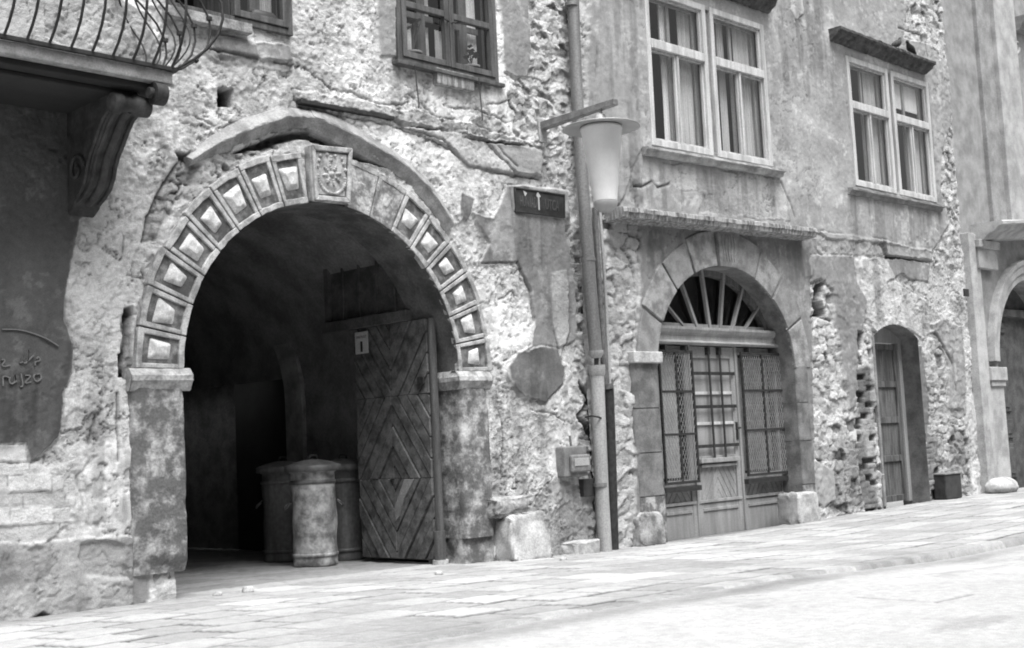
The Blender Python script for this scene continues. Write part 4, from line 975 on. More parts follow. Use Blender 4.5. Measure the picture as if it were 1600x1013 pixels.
# three bays
xa, xb_, xc, xd = wx(1026, 700), wx(1084, 700), wx(1156, 700), wx(1224, 700)
def zz(px, py): return wz(px, py)
def bay(xl, xr, kind):
    b = MB(); fw = .09; o0, o1 = SD - .05, SD
    ztop = zT - .01
    if kind == 'door': zw0, zw1 = zz(1118, 712), zz(1118, 560)
    else: zw0, zw1 = zz((1055 if xl < xb_ - .1 else 1190), (752 if xl < xb_ - .1 else 738)), zz(1055, 552)
    b.box(xl, xl + fw, zb, ztop, o0, o1); b.box(xr - fw, xr, zb, ztop, o0, o1)
    b.box(xl + fw, xr - fw, zw1, ztop, o0, o1 - .002); b.box(xl + fw, xr - fw, zw0 - .1, zw0, o0, o1 - .002)
    b.box(xl + fw, xr - fw, zb, zb + .42, o0, o1 - .004); b.box(xl + fw, xr - fw, zb + .42, zw0 - .1, o0, o1 - .035)
    p = b.build('door_leaf' if kind == 'door' else 'side_panel', MT['shop'], shop, .006)
    # chevron grooves on the lower panel: slanting battens
    b = MB(); cx_ = (xl + xr) / 2; lo, hi = zb + .44, zw0 - .12
    for s_ in (-1, 1):
        for k in range(-6, 9):
            c = lo + k * .16; xs0, xs1 = (cx_, xr - fw - .01) if s_ > 0 else (xl + fw + .01, cx_)
            P = [(xs0, c + 0), (xs1, c + 0)]
            sl = -1.5 * s_
            if s_ > 0: pts = [(cx_, c), (xs1, c - 1.5 * (xs1 - cx_)), (xs1, c - 1.5 * (xs1 - cx_) + .145), (cx_, c + .145)]
            else: pts = [(xs0, c - 1.5 * (cx_ - xs0)), (cx_, c), (cx_, c + .145), (xs0, c - 1.5 * (cx_ - xs0) + .145)]
            Q = clip(pts, xs0, xs1, lo, hi)
            if len(Q) >= 3: b.prism(Q, SD - .036, SD - .02 - .004 * random.random())
    b.build('lower_boards', MT['shop'], shop, .004)
    b = MB(); b.box(xl + fw + .03, xr - fw - .03, zb + .32, zb + .36, o1 - .01, o1 + .012); b.box(xl + .02, xr - .02, zb + .43, zb + .47, o1 - .01, o1 + .015); b.build('base_moulding', MT['shop'], shop, .004)
    return zw0, zw1, xl + fw, xr - fw
L_ = bay(xa, xb_, 'side'); D_ = bay(xb_ + .01, xc - .01, 'door'); R_ = bay(xc, xd, 'side')
for (w0, w1, a, c), dark in ((L_, False), (R_, True)):
    b = MB(); o = SD - .03; b.add([(a, -o, w0), (c, -o, w0), (c, -o, w1), (a, -o, w1)], [(0, 1, 2, 3)]); b.build('glass', MT['glass'], shop, recalc=False)
    q = rectq(a, c, w0, w1); curtain(q, .02, .98, .02, .98, SD - .12, MT['box'] if dark else MT['cloth_d'], shop, 9, .012)
    # wire grille: iron frame, cross bars and diamond mesh
    b = MB(); g0, g1, h0, h1 = a - .06, c + .06, w0 - .04, w1 + .03; og = SD + .07
    for (u0, u1, v0, v1) in ((g0, g0 + .03, h0, h1), (g1 - .03, g1, h0, h1), (g0 + .03, g1 - .03, h0, h0 + .035), (g0 + .03, g1 - .03, h1 - .03, h1)): b.box(u0, u1, v0, v1, og, og + .03)
    b.box((g0 + g1) / 2 - .015, (g0 + g1) / 2 + .015, h0, h1, og + .002, og + .028)
    for f in (.36, .68): b.box(g0, g1, h0 + (h1 - h0) * f, h0 + (h1 - h0) * f + .03, og + .004, og + .031)
    for f in (.2, .8): b.box(g0 + (g1 - g0) * f - .015, g0 + (g1 - g0) * f + .015, h1 - .01, h1 + .06, og - .05, og + .04)
    b.box(g0 - .02, g1 + .02, h0 - .10, h0 - .035, SD, SD + .1)
    fr_ = b.build('grille', MT['iron'], shop)
    b = MB(); st = .054; H_ = h1 - h0; Wd = g1 - g0
    for s_ in (1, -1):
        k = -H_ * .5
        while k < Wd + H_ * .5:
            P = []
            # line x = g0 + k + s*(z-h0)*.5
            z_a, z_b = 0, H_
            xa_, xb__ = k, k + .5 * H_
            lo_t = max(0, (0 - k) / .5); hi_t = min(H_, (Wd - k) / .5)
            if hi_t > lo_t + .02:
                A = (k + .5 * lo_t, lo_t); B = (k + .5 * hi_t, hi_t)
                if s_ < 0: A = (Wd - A[0], A[1]); B = (Wd - B[0], B[1])
                b.tube([(g0 + A[0], -(og + .012 + .003 * s_), h0 + A[1]), (g0 + B[0], -(og + .012 + .003 * s_), h0 + B[1])], .0036, 4, False)
            k += st
    b.build('wire_mesh', MT['wire'], fr_)
# barred window of the leaf
w0, w1, a, c = D_
b = MB(); b.box(a - .005, c + .005, w0 - .005, w1 + .005, SD - .05, SD - .03); b.build('shutter_board', MT['shop'], shop)
b = MB()
for f in (.33, .64): b.box(a, c, w0 + (w1 - w0) * f - .02, w0 + (w1 - w0) * f + .02, SD - .03, SD - .005)
b.build('glazing_bar', MT['white'], shop, .003)
b = MB()
for f in (.36, .66): b.box(a + (c - a) * f - .018, a + (c - a) * f + .018, w0 - .04, w1 + .07, SD + .03, SD + .045)
for f, e in ((.1, .02), (.5, .05), (.84, .0)): b.box(a - .05, c + .05, w0 + (w1 - w0) * f - .022, w0 + (w1 - w0) * f + .022, SD + .018, SD + .032)
for f in (.36, .66): b.box(a + (c - a) * f - .03, a + (c - a) * f + .03, zT - .12, zT - .02, SD, SD + .05)
b.build('bars', MT['iron'], shop, .003)
b = MB(); b.box(a - .02, c + .02, w0 - .09, w0 - .03, SD, SD + .06); b.box(a + .02, c - .02, w0 - .15, w0 - .11, SD, SD + .03); b.build('leaf_ledge', MT['shop'], shop, .006)
b = MB(); b.tube([(xc - .05, -SD - .0, w0 + .36), (xc - .05, -SD - .07, w0 + .36), (xc - .17, -SD - .08, w0 + .34)], .012, 6); b.box(xc - .07, xc - .03, w0 + .2, w0 + .44, SD, SD + .012); b.build('handle', MT['iron'], shop)
b = MB(); b.box(xc - .015, xc + .015, zb, zT, SD - .02, SD + .03); b.box(xb_ - .012, xb_ + .022, zb, zT, SD - .02, SD + .02); b.build('stile', MT['shop'], shop, .003)

# canopy over the shop door
MT['canopy'] = mat('drip_stained_canopy', .13, .36, 22, rough=.85, bump=.5, bscale=40, streak=True, soft=.12)
A = W(967, 325, .0); 
ledge((944, 336), (1250, 368), .30, [(-.1, .10), (.95, .06), (1, .05), (1, -.0), (.95, -.01), (.9, -.06), (.5, -.08), (-.1, -.09)], 'canopy', MT['canopy'], PM, .006, 60)

# narrow door
nx0, nx1, nzt, nzs = ND['x0'], ND['x1'], ND['zt'], ND['zs']; nc = (nx0 + nx1) / 2; nw = (nx1 - nx0) / 2
path = [(nx1, -.1)] + [(nc + nw * u, nzs + (nzt - nzs) * (1 - u * u)) for u in np.linspace(1, -1, 16)] + [(nx0, -.1)]
reveal('door_reveal', MT['stone_dark'], PM, path, .03, -.45, .004, 4)
NDD = -.30; a, c = nx0 + .0, nx1 + .0
b = MB(); b.box(a - .02, a + .10, 0, nzt, NDD - .06, NDD + .02); b.box(c - .10, c + .02, 0, nzt, NDD - .06, NDD + .02); b.box(a + .1, c - .1, nzs - .06, nzt + .02, NDD - .06, NDD + .018)
nd = b.build('narrow_door', MT['shop'], PM, .006); nd['label'] = 'narrow panelled door in its arched recess'
b = MB(); H_ = nzs - .07; fw = .09; xl, xr = a + .11, c - .11
b.box(xl, xl + fw, .02, H_, NDD - .06, NDD - .01); b.box(xr - fw, xr, .02, H_, NDD - .06, NDD - .01)
rails = [.02, .66, 1.28, 1.86, H_ - .1]
for z_ in rails: b.box(xl + fw, xr - fw, z_, z_ + .1, NDD - .06, NDD - .012)
b.build('rail_frame', MT['wood'], nd, .005)
b = MB(); b.box(xl + fw - .002, xr - fw + .002, .1, H_ - .05, NDD - .06, NDD - .045); b.build('panels', MT['wood'], nd)
b = MB(); b.box(nx0 - .03, nx0 + .03, 0, nzs, -.02, .035); b.build('corner_bead', MT['grey'], nd, .008)

# ------------------------------------------------------------------ pale house at the right edge
HX = H2R + .0
zc = W(1513, 357)[2]
pp = lambda px, py, o=0: float(W(px, py, o)[0])
e1, e2, e3 = pp(1513, 600), pp(1530, 600), pp(1540, 600)
jin = pp(1562, 600)
MB_ = MB(); ASZ = W(1556, 565)[2]; _q = W(1600, 438); AR = ((_q[0] - jin) ** 2 + (_q[2] - ASZ) ** 2) / (2 * (_q[0] - jin)); ACX = jin + AR; print('portal', AR, ASZ)
# wall with arched opening
xs_end = ACX + AR + 6
V = []; n = 24
for i in range(n + 1):
    t = pi - pi * i / n; V.append((ACX + AR * cos(t), 0, ASZ + AR * sin(t))); V.append((ACX + AR * cos(t), 0, 11))
MB_.add([(HX, 0, -.3), (jin, 0, -.3), (jin, 0, 11), (HX, 0, 11)], [(0, 1, 2, 3)]); MB_.add(V, [(2 * i, 2 * i + 2, 2 * i + 3, 2 * i + 1) for i in range(n)])
MB_.add([(ACX + AR, 0, -.3), (xs_end, 0, -.3), (xs_end, 0, 11), (ACX + AR, 0, 11)], [(0, 1, 2, 3)])
for i in range(n): MB_.add([V[2 * i], V[2 * i + 2], (V[2 * i + 2][0], .6, V[2 * i + 2][2]), (V[2 * i][0], .6, V[2 * i][2])], [(0, 1, 2, 3)])
MB_.add([(jin, 0, -.3), (jin, 0, ASZ), (jin, .6, ASZ), (jin, .6, -.3)], [(0, 1, 2, 3)]); MB_.add([(ACX + AR, 0, -.3), (ACX + AR, 0, ASZ), (ACX + AR, .6, ASZ), (ACX + AR, .6, -.3)], [(0, 1, 2, 3)])
MB_.build('wall', MT['h3d'], PR)
b = MB()
b.box(HX + .0, e2, -.1, zc - .12, -.02, .14); b.build('pilaster', MT['h3'], PR, .012)
b = MB(); b.box(e2 + .02, e3, -.1, zc - .12, -.02, .09); b.build('pilaster_strip', MT['h3'], PR, .012)
u1, u2, u3 = pp(1546, 200), pp(1556, 200), pp(1588, 200)
b = MB(); b.box(pp(1530, 0) - .35, u2, zc + .14, 10.9, -.02, .08); b.build('pilaster_strip', MT['h3d'], PR, .012)
b = MB(); b.box(u2, u3, zc + .14, 10.9, -.02, .16); b.build('pilaster', MT['h3'], PR, .012)
ledge((1516, 362), (1640, 358), .6, [(0, .12), (.95, .12), (1, .10), (1, .05), (.85, .03), (.75, -.04), (.55, -.08), (.35, -.18), (0, -.2)], 'cornice', MT['h3'], PR, .004, 12)
b = MB(); c0, c1 = pp(1527, 400, .12), pp(1556, 400, .12); zc0 = W(1540, 420, .12)[2]
b.box(c0, c1, zc0, zc - .22, 0, .15); b.box(c0 - .05, c1 + .05, zc - .36, zc - .22, 0, .2); b.build('capital', MT['h3'], PR, .012)
b = MB(); 
def arcb(b, r0, r1, o0, o1, n=28):
    V = []
    for i in range(n + 1):
        a = pi * i / n
        for (r, o) in ((r0, o0), (r1, o0), (r1, o1), (r0, o1)): V.append((ACX + r * cos(a), -o, ASZ + r * sin(a)))
    b.add(V, [(4 * i + k, 4 * i + 4 + k, 4 * i + 4 + (k + 1) % 4, 4 * i + (k + 1) % 4) for i in range(n) for k in range(4)])
arcb(b, AR, AR + .14, -.01, .05); arcb(b, AR + .14, AR + .30, -.01, .09); arcb(b, AR + .30, AR + .38, -.01, .13); b.build('archivolt', MT['h3'], PR)
zi = W(1545, 585)[2]
b = MB(); b.box(e3 - .02, jin + .05, zi - .12, zi + .12, -.4, .14); b.box(e3 + .02, jin + .02, zi - .22, zi - .12, -.4, .11); b.build('impost', MT['h3'], PR, .012)
b = MB(); b.box(e3 + .03, jin + .01, -.1, zi - .22, -.4, .07); b.build('door_jamb', MT['h3'], PR, .01)
b = MB(); b.box(jin - .2, ACX + AR + .2, -.1, ASZ + AR, -.62, -.5); pdz = b.build('portal_door', MT['soffit'], PR)
b = MB(); 
for k, (za, zb2) in enumerate(((.15, .8), (.9, 1.25), (1.4, 2.6), (2.9, 3.1))):
    b.box(jin + .3, jin + 1.5, za, zb2, -.52, -.46); b.box(jin + .4, jin + 1.4, za + .08, zb2 - .08, -.47, -.44)
b.build('door_panel', MT['soffit'], pdz, .01)
b = MB(); b.box(jin, ACX + AR, 3.2, 3.35, -.5, -.36); b.build('door_transom', MT['soffit'], pdz, .01)
ledge((1583, 40), (1640, 60), .3, [(0, .16), (.95, .16), (1, .1), (.8, .04), (.6, 0), (.4, -.1), (0, -.12)], 'window_cornice', MT['h3d'], PR, .004, 8)
b = MB(); b.tube([W(1587 + 5 * cos(t), 76 + 9 * sin(t), .1) for t in np.linspace(0, 5.2, 14)], .04, 6); b.build('console', MT['h3d'], PR)

# balcony on the left house
BO = 1.0; bz1 = 4.365; bz0 = 4.26; BXL, BXR = 1.6, 5.36
b = MB(); b.box(BXL, BXR, bz0 + .0, bz1, -.02, BO); bal = b.build('balcony', MT['slab'], PL, .01)
b = MB(); b.box(BXL, BXR - .06, bz0 - .05, bz0, -.02, BO - .07); b.box(BXL, BXR - .2, bz0 - .09, bz0 - .05, -.02, BO - .2); b.build('slab_underside', MT['room'], bal, .01)  # near-black colour stands in for the deep shade under the slab
rl = MB(); rl.box(BXL, BXR + .03, bz1, bz1 + .035, BO - .01, BO + .03); rl.box(BXR, BXR + .035, bz1 + .0, bz1 + .034, .0, BO); 
rl.box(BXL, BXR + .03, bz1 + 1.02, bz1 + 1.06, BO - .01, BO + .03); rl.box(BXR, BXR + .035, bz1 + 1.02, bz1 + 1.06, 0, BO); rl.build('rail', MT['iron'], bal, .004)
prof = [(0, .0), (.035, .03), (.10, .09), (.17, .18), (.225, .30), (.25, .43), (.245, .56), (.20, .70), (.12, .84), (.04, .95), (0, 1.03)]
nb = 0
for i in range(22):
    x = BXR - .02 - .172 * i
    if x < BXL: break
    b = MB(); b.tube([(x, -(BO + .01 + d), bz1 + .02 + z) for d, z in prof], .0115, 7); b.build('railing_bar', MT['iron'], bal)
b = MB(); b.tube([(BXR + .01 + d * 1.3, -(BO + .01 + d * .9), bz1 + .02 + z) for d, z in prof], .012, 7); b.build('railing_bar', MT['iron'], bal)
for i in range(4):
    y = .84 - .24 * i
    b = MB(); b.tube([(BXR + .015 + d * 1.8, -y, bz1 + .02 + z) for d, z in prof], .010, 7)
    b.tube([(BXR + .015 + prof[3][0] * 1.8 - .012, -y, bz1 + .19), (BXR + .015 + prof[3][0] * 1.8 + .005, -y, bz1 + .205)], .024, 8)
    b.tube([(BXR + .015 + prof[6][0] * 1.8, -y, bz1 + .57), (BXR + .015 + prof[6][0] * 1.8, -y, bz1 + .60)], .026, 8)
    b.build('railing_bar', MT['iron'], bal)
    if i < 4:   # S shaped bars weaving across them
        b = MB(); y2 = y - .02
        b.tube([(BXR + .02 + .33 * sin(t * pi) ** 1.0 * (.25 + .75 * t), -(y2 - .09 * sin(2 * pi * t)), bz1 + .03 + 1.0 * (1 - t)) for t in np.linspace(0, 1, 16)], .008, 6); b.build('scroll_bar', MT['iron'], bal)
# bracket: S-shaped stone console with volutes
bx0, bx1 = 4.93, 5.17
prof = [(0, 4.20), (.80, 4.20), (.86, 4.12), (.84, 4.04), (.74, 4.0), (.66, 3.93), (.56, 3.82), (.48, 3.74), (.43, 3.66), (.40, 3.58), (.34, 3.50), (.24, 3.44), (.14, 3.40), (.11, 3.36), (.0, 3.30)]
MT['brk'] = mat('near_black_bracket_stone', .02, .06, 7, rough=.7, bump=.5, bscale=35, soft=.2)  # near-black stone over the whole bracket
b = MB(); n = len(prof); V = [(bx0, -o, z) for o, z in prof] + [(bx1, -o, z) for o, z in prof]
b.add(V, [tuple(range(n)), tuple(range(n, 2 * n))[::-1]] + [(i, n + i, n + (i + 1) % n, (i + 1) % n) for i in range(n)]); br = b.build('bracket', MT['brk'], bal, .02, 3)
b = MB(); b.tube([(bx0 - .05, -.84, 4.08), (bx0 - .03, -.84, 4.08), (bx0 - .03, -.84, 4.08), (bx0 + .05, -.84, 4.08), (bx0 + .06, -.84, 4.08), (bx0 + .14, -.84, 4.08), (bx0 + .16, -.84, 4.08), (bx1 + .05, -.84, 4.08)], [.04, .075, .08, .085, .068, .068, .088, .08], 16); b.build('volute', MT['brk'], br)
b = MB(); b.tube([(bx1 + .02, -.97, 4.17), (bx1 + .12, -.97, 4.17)], [.09, .09], 16); b.tube([(bx1 - .02, -.97, 4.17), (bx1 + .14, -.97, 4.17)], [.045, .045], 10); b.build('scroll', MT['brk'], br)
b = MB(); sp = [(bx0 - .012, -(.2 + .13 * (1 - t / 9) * cos(t)), 3.66 + .13 * (1 - t / 9) * sin(t)) for t in np.linspace(0, 8, 30)]; b.tube(sp, .018, 6)
b.tube([(bx0 - .01, -o * .92, z) for o, z in prof[3:12]], .018, 6); b.build('side_carving', MT['brk'], br)
for xx_ in (bx0 + .03, (bx0 + bx1) / 2, bx1 - .03):
    b = MB(); b.tube([(xx_, -(o + .004), z - .004) for o, z in prof[3:13]], .02 if xx_ < bx0 + .05 or xx_ > bx1 - .05 else .035, 7); b.build('front_rib', MT['brk'], br)
# a second, further bracket of the same balcony, left of the frame
for (nm, mm) in (('bracket', br),):
    c = br.copy(); sc.collection.objects.link(c); c.location.x -= 2.9
    for ch in br.children: d = ch.copy(); sc.collection.objects.link(d); d.parent = c
# ------------------------------------------------------------------ things on and by the walls
# street lamp on its wall arm
lx, ly = 10.78, -.93
lt = thing('wall_lamp', 'pale hanging street lamp with wide round hat on a wall arm beside the downpipe', 'street lamp', (10.8, 0, 4.9))
b = MB(); zA0, zA1 = W(845, 189)[2], 4.97
b.hexa([(10.75, .0, 4.87), (10.85, 0, 4.87), (10.85, 0, 4.96), (10.75, 0, 4.96), (10.74, -1.16, 4.91), (10.82, -1.16, 4.91), (10.82, -1.16, 4.98), (10.74, -1.16, 4.98)]); b.build('arm', MT['box'], lt, .006)
b = MB(); b.prism([(10.74, 4.72), (10.86, 4.72), (10.88, 5.0), (10.72, 5.0)], -.02, .03); b.build('wall_plate', MT['tin'], lt, .008)
b = MB(); b.lathe([(0, .215), (.02, .21), (.022, .14), (.05, .13), (.075, .03), (.078, -.0)], (lx, ly, 4.72), 20); b.build('neck', MT['lamp'], lt)
b = MB(); b.lathe([(.0, .05), (.10, .047), (.42, .008), (.436, 0), (.434, -.008), (.40, -.006), (.24, .018), (.0, .018)], (lx, ly, 4.70), 48); b.build('hat', MT['lamp'], lt)
b = MB(); b.lathe([(.0, .0), (.235, .0), (.235, -.03), (.23, -.035), (.132, -.83), (.134, -.85), (0, -.85)], (lx, ly, 4.705), 40); b.build('shade', MT['lampg'], lt)
b = MB(); b.lathe([(.136, .0), (.138, -.015), (.124, -.06), (.08, -.105), (.03, -.122), (.018, -.124), (.02, -.15), (.03, -.165), (.03, -.18), (.0, -.195)], (lx, ly, 3.86), 32); b.build('bowl', MT['lamp'], lt)
# street sign
S = [W(804, 292, .05), W(883, 304, .05), W(883, 341, .05), W(806, 331, .05)]
def sq(s, t, o):
    a = S[0] * (1 - s) + S[1] * s; c = S[3] * (1 - s) + S[2] * s; p = c * (1 - t) + a * t; return (p[0], -.05 - o, p[2])
sg = thing('street_sign', 'dark worn enamel street name plate with raised letters, left of the lamp', 'sign', tuple(S[3]))
b = MB(); b.box(0, 1, 0, 1, -.04, -.008, sq); b.build('plate', MT['sign'], sg, .008)
b = MB(); 
for (s0, s1, t0, t1) in ((0, 1, .94, 1), (0, 1, 0, .06), (0, .02, .06, .94), (.98, 1, .06, .94)): b.box(s0, s1, t0, t1, -.008, .004, sq)
b.build('rim', MT['sign'], sg, .003)
def text(body, name, parent, m, place, h, ext=.002, shear=0, align='LEFT'):
    """lettering as a mesh; place(u, v, o) puts letter-plane coordinates (metres) on its plate"""
    cu = bpy.data.curves.new('t', 'FONT'); cu.body = body; cu.size = h; cu.extrude = ext; cu.shear = shear; cu.resolution_u = 3
    o = bpy.data.objects.new('t', cu); sc.collection.objects.link(o); dg = bpy.context.evaluated_depsgraph_get(); me = bpy.data.meshes.new_from_object(o.evaluated_get(dg))
    bpy.data.objects.remove(o); bpy.data.curves.remove(cu)
    n = len(me.vertices); co = np.zeros(n * 3); me.vertices.foreach_get('co', co); co = co.reshape(-1, 3)
    x0, x1 = co[:, 0].min(), co[:, 0].max(); y0, y1 = co[:, 1].min(), co[:, 1].max()
    new = [place((p[0] - x0) / (x1 - x0), (p[1] - y0) / (y1 - y0), p[2]) for p in co]
    b = MB(); b.add(new, [tuple(p.vertices) for p in me.polygons]); return b.build(name, m, parent)
text('HUNYADI', 'lettering', sg, MT['letter'], lambda u, v, o: sq(.10 + .34 * u, .26 + .44 * v, o - .004), .2)
text('UTCA', 'lettering', sg, MT['letter'], lambda u, v, o: sq(.60 + .28 * u, .26 + .44 * v, o - .004), .2)
b = MB(); b.prism([(.17, .90), (.24, .82), (.20, .66)], -.007, -.003, sq); b.prism([(.44, .9), (.46, .92), (.51, .76), (.48, .72), (.485, .2), (.46, .2), (.455, .7), (.425, .76)], -.007, -.003, sq); b.build('bare_patches', MT['plate'], sg)
# house number plate on the gate leaf
hn = thing('house_number_plate', 'small pale enamel number plate at the top of the open gate leaf', 'number plate', (LX, YF - .1, 2.3))
A = (.035, 2.33, .265, 2.58)
b = MB(); b.box(A[0], A[2], A[1], A[3], .035, .045, fl); b.build('plate', MT['plate'], hn, .006)
text('VARKERULET', 'lettering', hn, MT['ink'], lambda u, v, o: fl(A[0] + .02 + .19 * u, A[3] - .075 + .03 * v, .0455 + o), .03, .0005)
text('1', 'numeral', hn, MT['ink'], lambda u, v, o: fl(A[0] + .095 + .04 * u, A[1] + .02 + .12 * v, .0455 + o), .12, .0005)
# chalk writing on the dark plaster
ch = MB()
def stroke(pts, w=.006):
    P = [W(*p) for p in pts]; P = polyline([(p[0], p[2]) for p in P], len(P) * 4); V = []
    for i, p in enumerate(P):
        t = P[min(i + 1, len(P) - 1)] - P[max(i - 1, 0)]; t = t / (np.hypot(*t) + 1e-9); nrm = np.array([-t[1], t[0]]) * w
        for q, o in ((p + nrm, .040), (p - nrm, .040), (p - nrm, .020), (p + nrm, .020)): V.append((q[0], -o, q[1]))
    ch.add(V, [(4 * i + k, 4 * i + 4 + k, 4 * i + 4 + (k + 1) % 4, 4 * i + (k + 1) % 4) for i in range(len(P) - 1) for k in range(4)])
cx = lambda x, y: (x / 7.24, 500 + y / 7.24)
for st in ([(0, 460), (20, 450), (30, 470), (5, 515), (40, 530), (95, 515)], [(200, 490), (245, 470), (240, 400), (245, 490)], [(245, 490), (270, 490), (300, 440), (300, 340), (298, 440), (290, 470), (360, 405)], [(375, 520), (380, 480), (430, 460), (410, 420), (395, 450)],
           [(15, 750), (15, 650), (60, 645), (75, 660)], [(90, 650), (85, 700), (110, 725), (150, 700), (145, 620), (155, 690), (170, 705)], [(215, 610), (235, 740), (205, 760)], [(260, 630), (320, 640), (265, 715), (330, 705)], [(385, 620), (430, 615), (440, 665), (400, 700), (362, 670), (365, 630), (390, 618)],
           [(0, 112), (180, 115), (330, 150), (500, 215), (640, 300)]):
    stroke([cx(*p) for p in st], .0045)
tag(ch.build('chalk_writing', MT['chalk']), 'faint chalk scribble on the dark plaster at the left edge', 'graffiti')

# downpipes
def dp(points, r, out, name, m, parent, n=14): 
    b = MB(); b.tube([tuple(W(*p, out)) for p in points], r, n); return b.build(name, m, parent)
d1 = thing('downpipe', 'tall pale zinc downpipe running the full height beside the lamp', 'downpipe', (11.5, 0, 0))
dp([(893, -60), (900, 120), (908, 250), (919, 402)], .074, .12, 'upper_pipe', MT['pipe'], d1)
dp([(918, 400), (931, 552)], .078, .12, 'middle_pipe', MT['pipe'], d1)
b = MB(); p, q = W(931, 548, .12), W(932, 560, .12); b.tube([tuple(p), tuple(p + (q - p) * .5), tuple(q)], [.09, .09, .055], 14); b.build('outlet', MT['pipe_l'], d1)
dp([(932, 560), (932, 575)], .03, .12, 'neck', MT['iron'], d1)
b = MB(); p, q, r_ = W(932, 571, .12), W(933, 584, .12), W(933, 588, .12); b.tube([tuple(p), tuple(q), tuple(r_)], [.105, .10, .083], 14); b.build('hopper', MT['pipe_l'], d1)
dp([(933, 580), (936, 660), (941, 780), (946, 868)], .082, .12, 'lower_pipe', MT['pipe_l'], d1)
for (px, py, rr) in ((893, 5, .082), (919, 403, .087), (938, 755, .086)):
    b = MB(); b.tube([tuple(W(px, py, .12)), tuple(W(px, py, .12) - np.array([0, 0, .04]))], rr, 14); b.build('collar', MT['pipe'], d1)
b = MB(); b.tube([tuple(W(915, 652, .02)), tuple(W(925, 650, .16)), tuple(W(936, 652, .2)), tuple(W(944, 656, .16)), tuple(W(950, 660, .05))], .012, 6); b.build('strap', MT['iron'], d1)
d2 = thing('cable_pipe', 'thin dark pipe with a wide lower casing, right behind the pale downpipe', 'pipe', (11.75, 0, 0))
dp([(929, 325), (936, 440), (946, 606)], .032, .05, 'thin_pipe', MT['iron_l'], d2, 10)
dp([(937, 325), (945, 440), (953, 604)], .02, .06, 'side_tube', MT['pipe_l'], d2, 8)
dp([(950, 606), (954, 720), (958, 868)], .07, .05, 'casing', MT['iron'], d2, 10)
dp([(948, 600), (949, 608)], .078, .055, 'casing_cap', MT['iron_l'], d2, 10)
# a cast strip left of the pipe, upper wall
# meter box
P = [W(881, 697, .12), W(914, 690, .12), W(916, 745, .12), W(884, 744, .12)]
mb = thing('meter_box', 'small grey metal box with pale cover, left of the downpipe', 'electric box', (P[0][0], 0, 1.0))
x0_, x1_ = P[0][0], P[1][0] + .03; z0_, z1_ = W(900, 745, .12)[2], W(900, 697, .12)[2]
b = MB(); b.box(x0_, x1_, z0_, z1_, -.02, .12); b.build('case', MT['box'], mb, .02, 3)
b = MB(); b.box(x0_ + .07, x1_ + .0, z0_ + .05, z1_ - .10, .12, .17); b.build('cover', MT['box'], mb, .02, 3)
b = MB(); b.box(x0_ + .11, x1_ - .04, z0_ + .12, z1_ - .14, .17, .178); b.build('label_plate', MT['box_l'], mb, .004)
b = MB(); b.tube([((x0_ + x1_) / 2, -.05, z1_), ((x0_ + x1_) / 2, -.04, z1_ + .12)], .014, 8); b.build('conduit', MT['iron_l'], mb)
x0_, x1_ = W(912, 760, .06)[0], W(931, 760, .06)[0]
b = MB(); b.box(x0_, x1_, W(920, 776, .06)[2], W(920, 748, .06)[2], -.08, .06); dk = b.build('plate', MT['sign'], None, .006)
dk.name = 'junction_cover'; tag(dk, 'black square cover plate just below the meter box by the pipe', 'cover plate')

# guard stones and loose stones
def ston(px0, px1, py0, py1, out, depth, name, label, seed, m='light', taper=.15, amp=.14, lean=0, flat=.45, cat='guard stone', n=34):
    y = -(out); a, c = W(px0, py1, out), W(px1, py1, out); h_ = W((px0 + px1) / 2, py0, out)[2]; g0 = gz((a[0] + c[0]) / 2) - .04
    o = rock(name, ((a[0] + c[0]) / 2, y + depth / 2 * .6, g0), (c[0] - a[0], depth, h_ - g0), MT[m], None, seed, n, amp, taper, lean, flat)
    return tag(o, label, cat)
ston(797, 866, 800, 884, .22, .36, 'guard_stone', 'large pale leaning guard stone at the foot of the right gate pier', 3, 'light', .3, .22, -.05, .2)
ston(894, 936, 845, 872, .16, .28, 'loose_stone', 'small squarish pale stone left of the downpipe foot', 5, 'light', .06, .16, 0, .25, 'stone')
ston(1246, 1279, 769, 814, .16, .30, 'guard_stone', 'rounded pale guard stone at the right foot of the shop door', 8, 'light', .05, .1, 0, .3)
ston(1562, 1597, 745, 775, .4, .5, 'guard_stone', 'round pale guard stone at the foot of the pale portal', 9, 'light', .2, .05, 0, .9)
ston(1231, 1247, 770, 812, .12, .22, 'guard_stone', 'narrow grey stone wedged beside the right foot of the shop door', 12, 'grey', .05, .1, 0, .35)
ston(1000, 1040, 800, 852, .10, .2, 'guard_stone', 'crumbling pale stone at the left foot of the shop door', 14, 'stone', .1, .14, 0, .35)
# corbel stone on the wall over the leaning stone
a, c = W(772, 790, .15), W(822, 790, .15)
o = rock('corbel_stone', ((a[0] + c[0]) / 2, -.02, W(795, 806, .15)[2]), (c[0] - a[0], .30, .20), MT['impost'], PL, 17, 20, .35, -.12, 0, .3)
a, c = W(772, 800), W(797, 800)
relief_block('buttress', xr1 - .01, W(800, 840)[0], -.12, .62, .02, .1, MT['stone_dark'], PL, 61, .03, .03)
# plate by the narrow door
a, c = W(1478, 760, .2)[0], W(1503, 760, .2)[0]
ub = thing('utility_box', 'dark low box against the wall right of the narrow door', 'box', (a, -.2, 0))
b = MB(); b.box(a, c, .0, W(1490, 741, .2)[2], -.02, .2); b.build('body', MT['sign'], ub, .02, 3)
b = MB(); b.box(a - .01, c + .01, W(1490, 741, .2)[2], W(1490, 741, .2)[2] + .025, -.02, .22); b.build('lid', MT['box'], ub, .008)
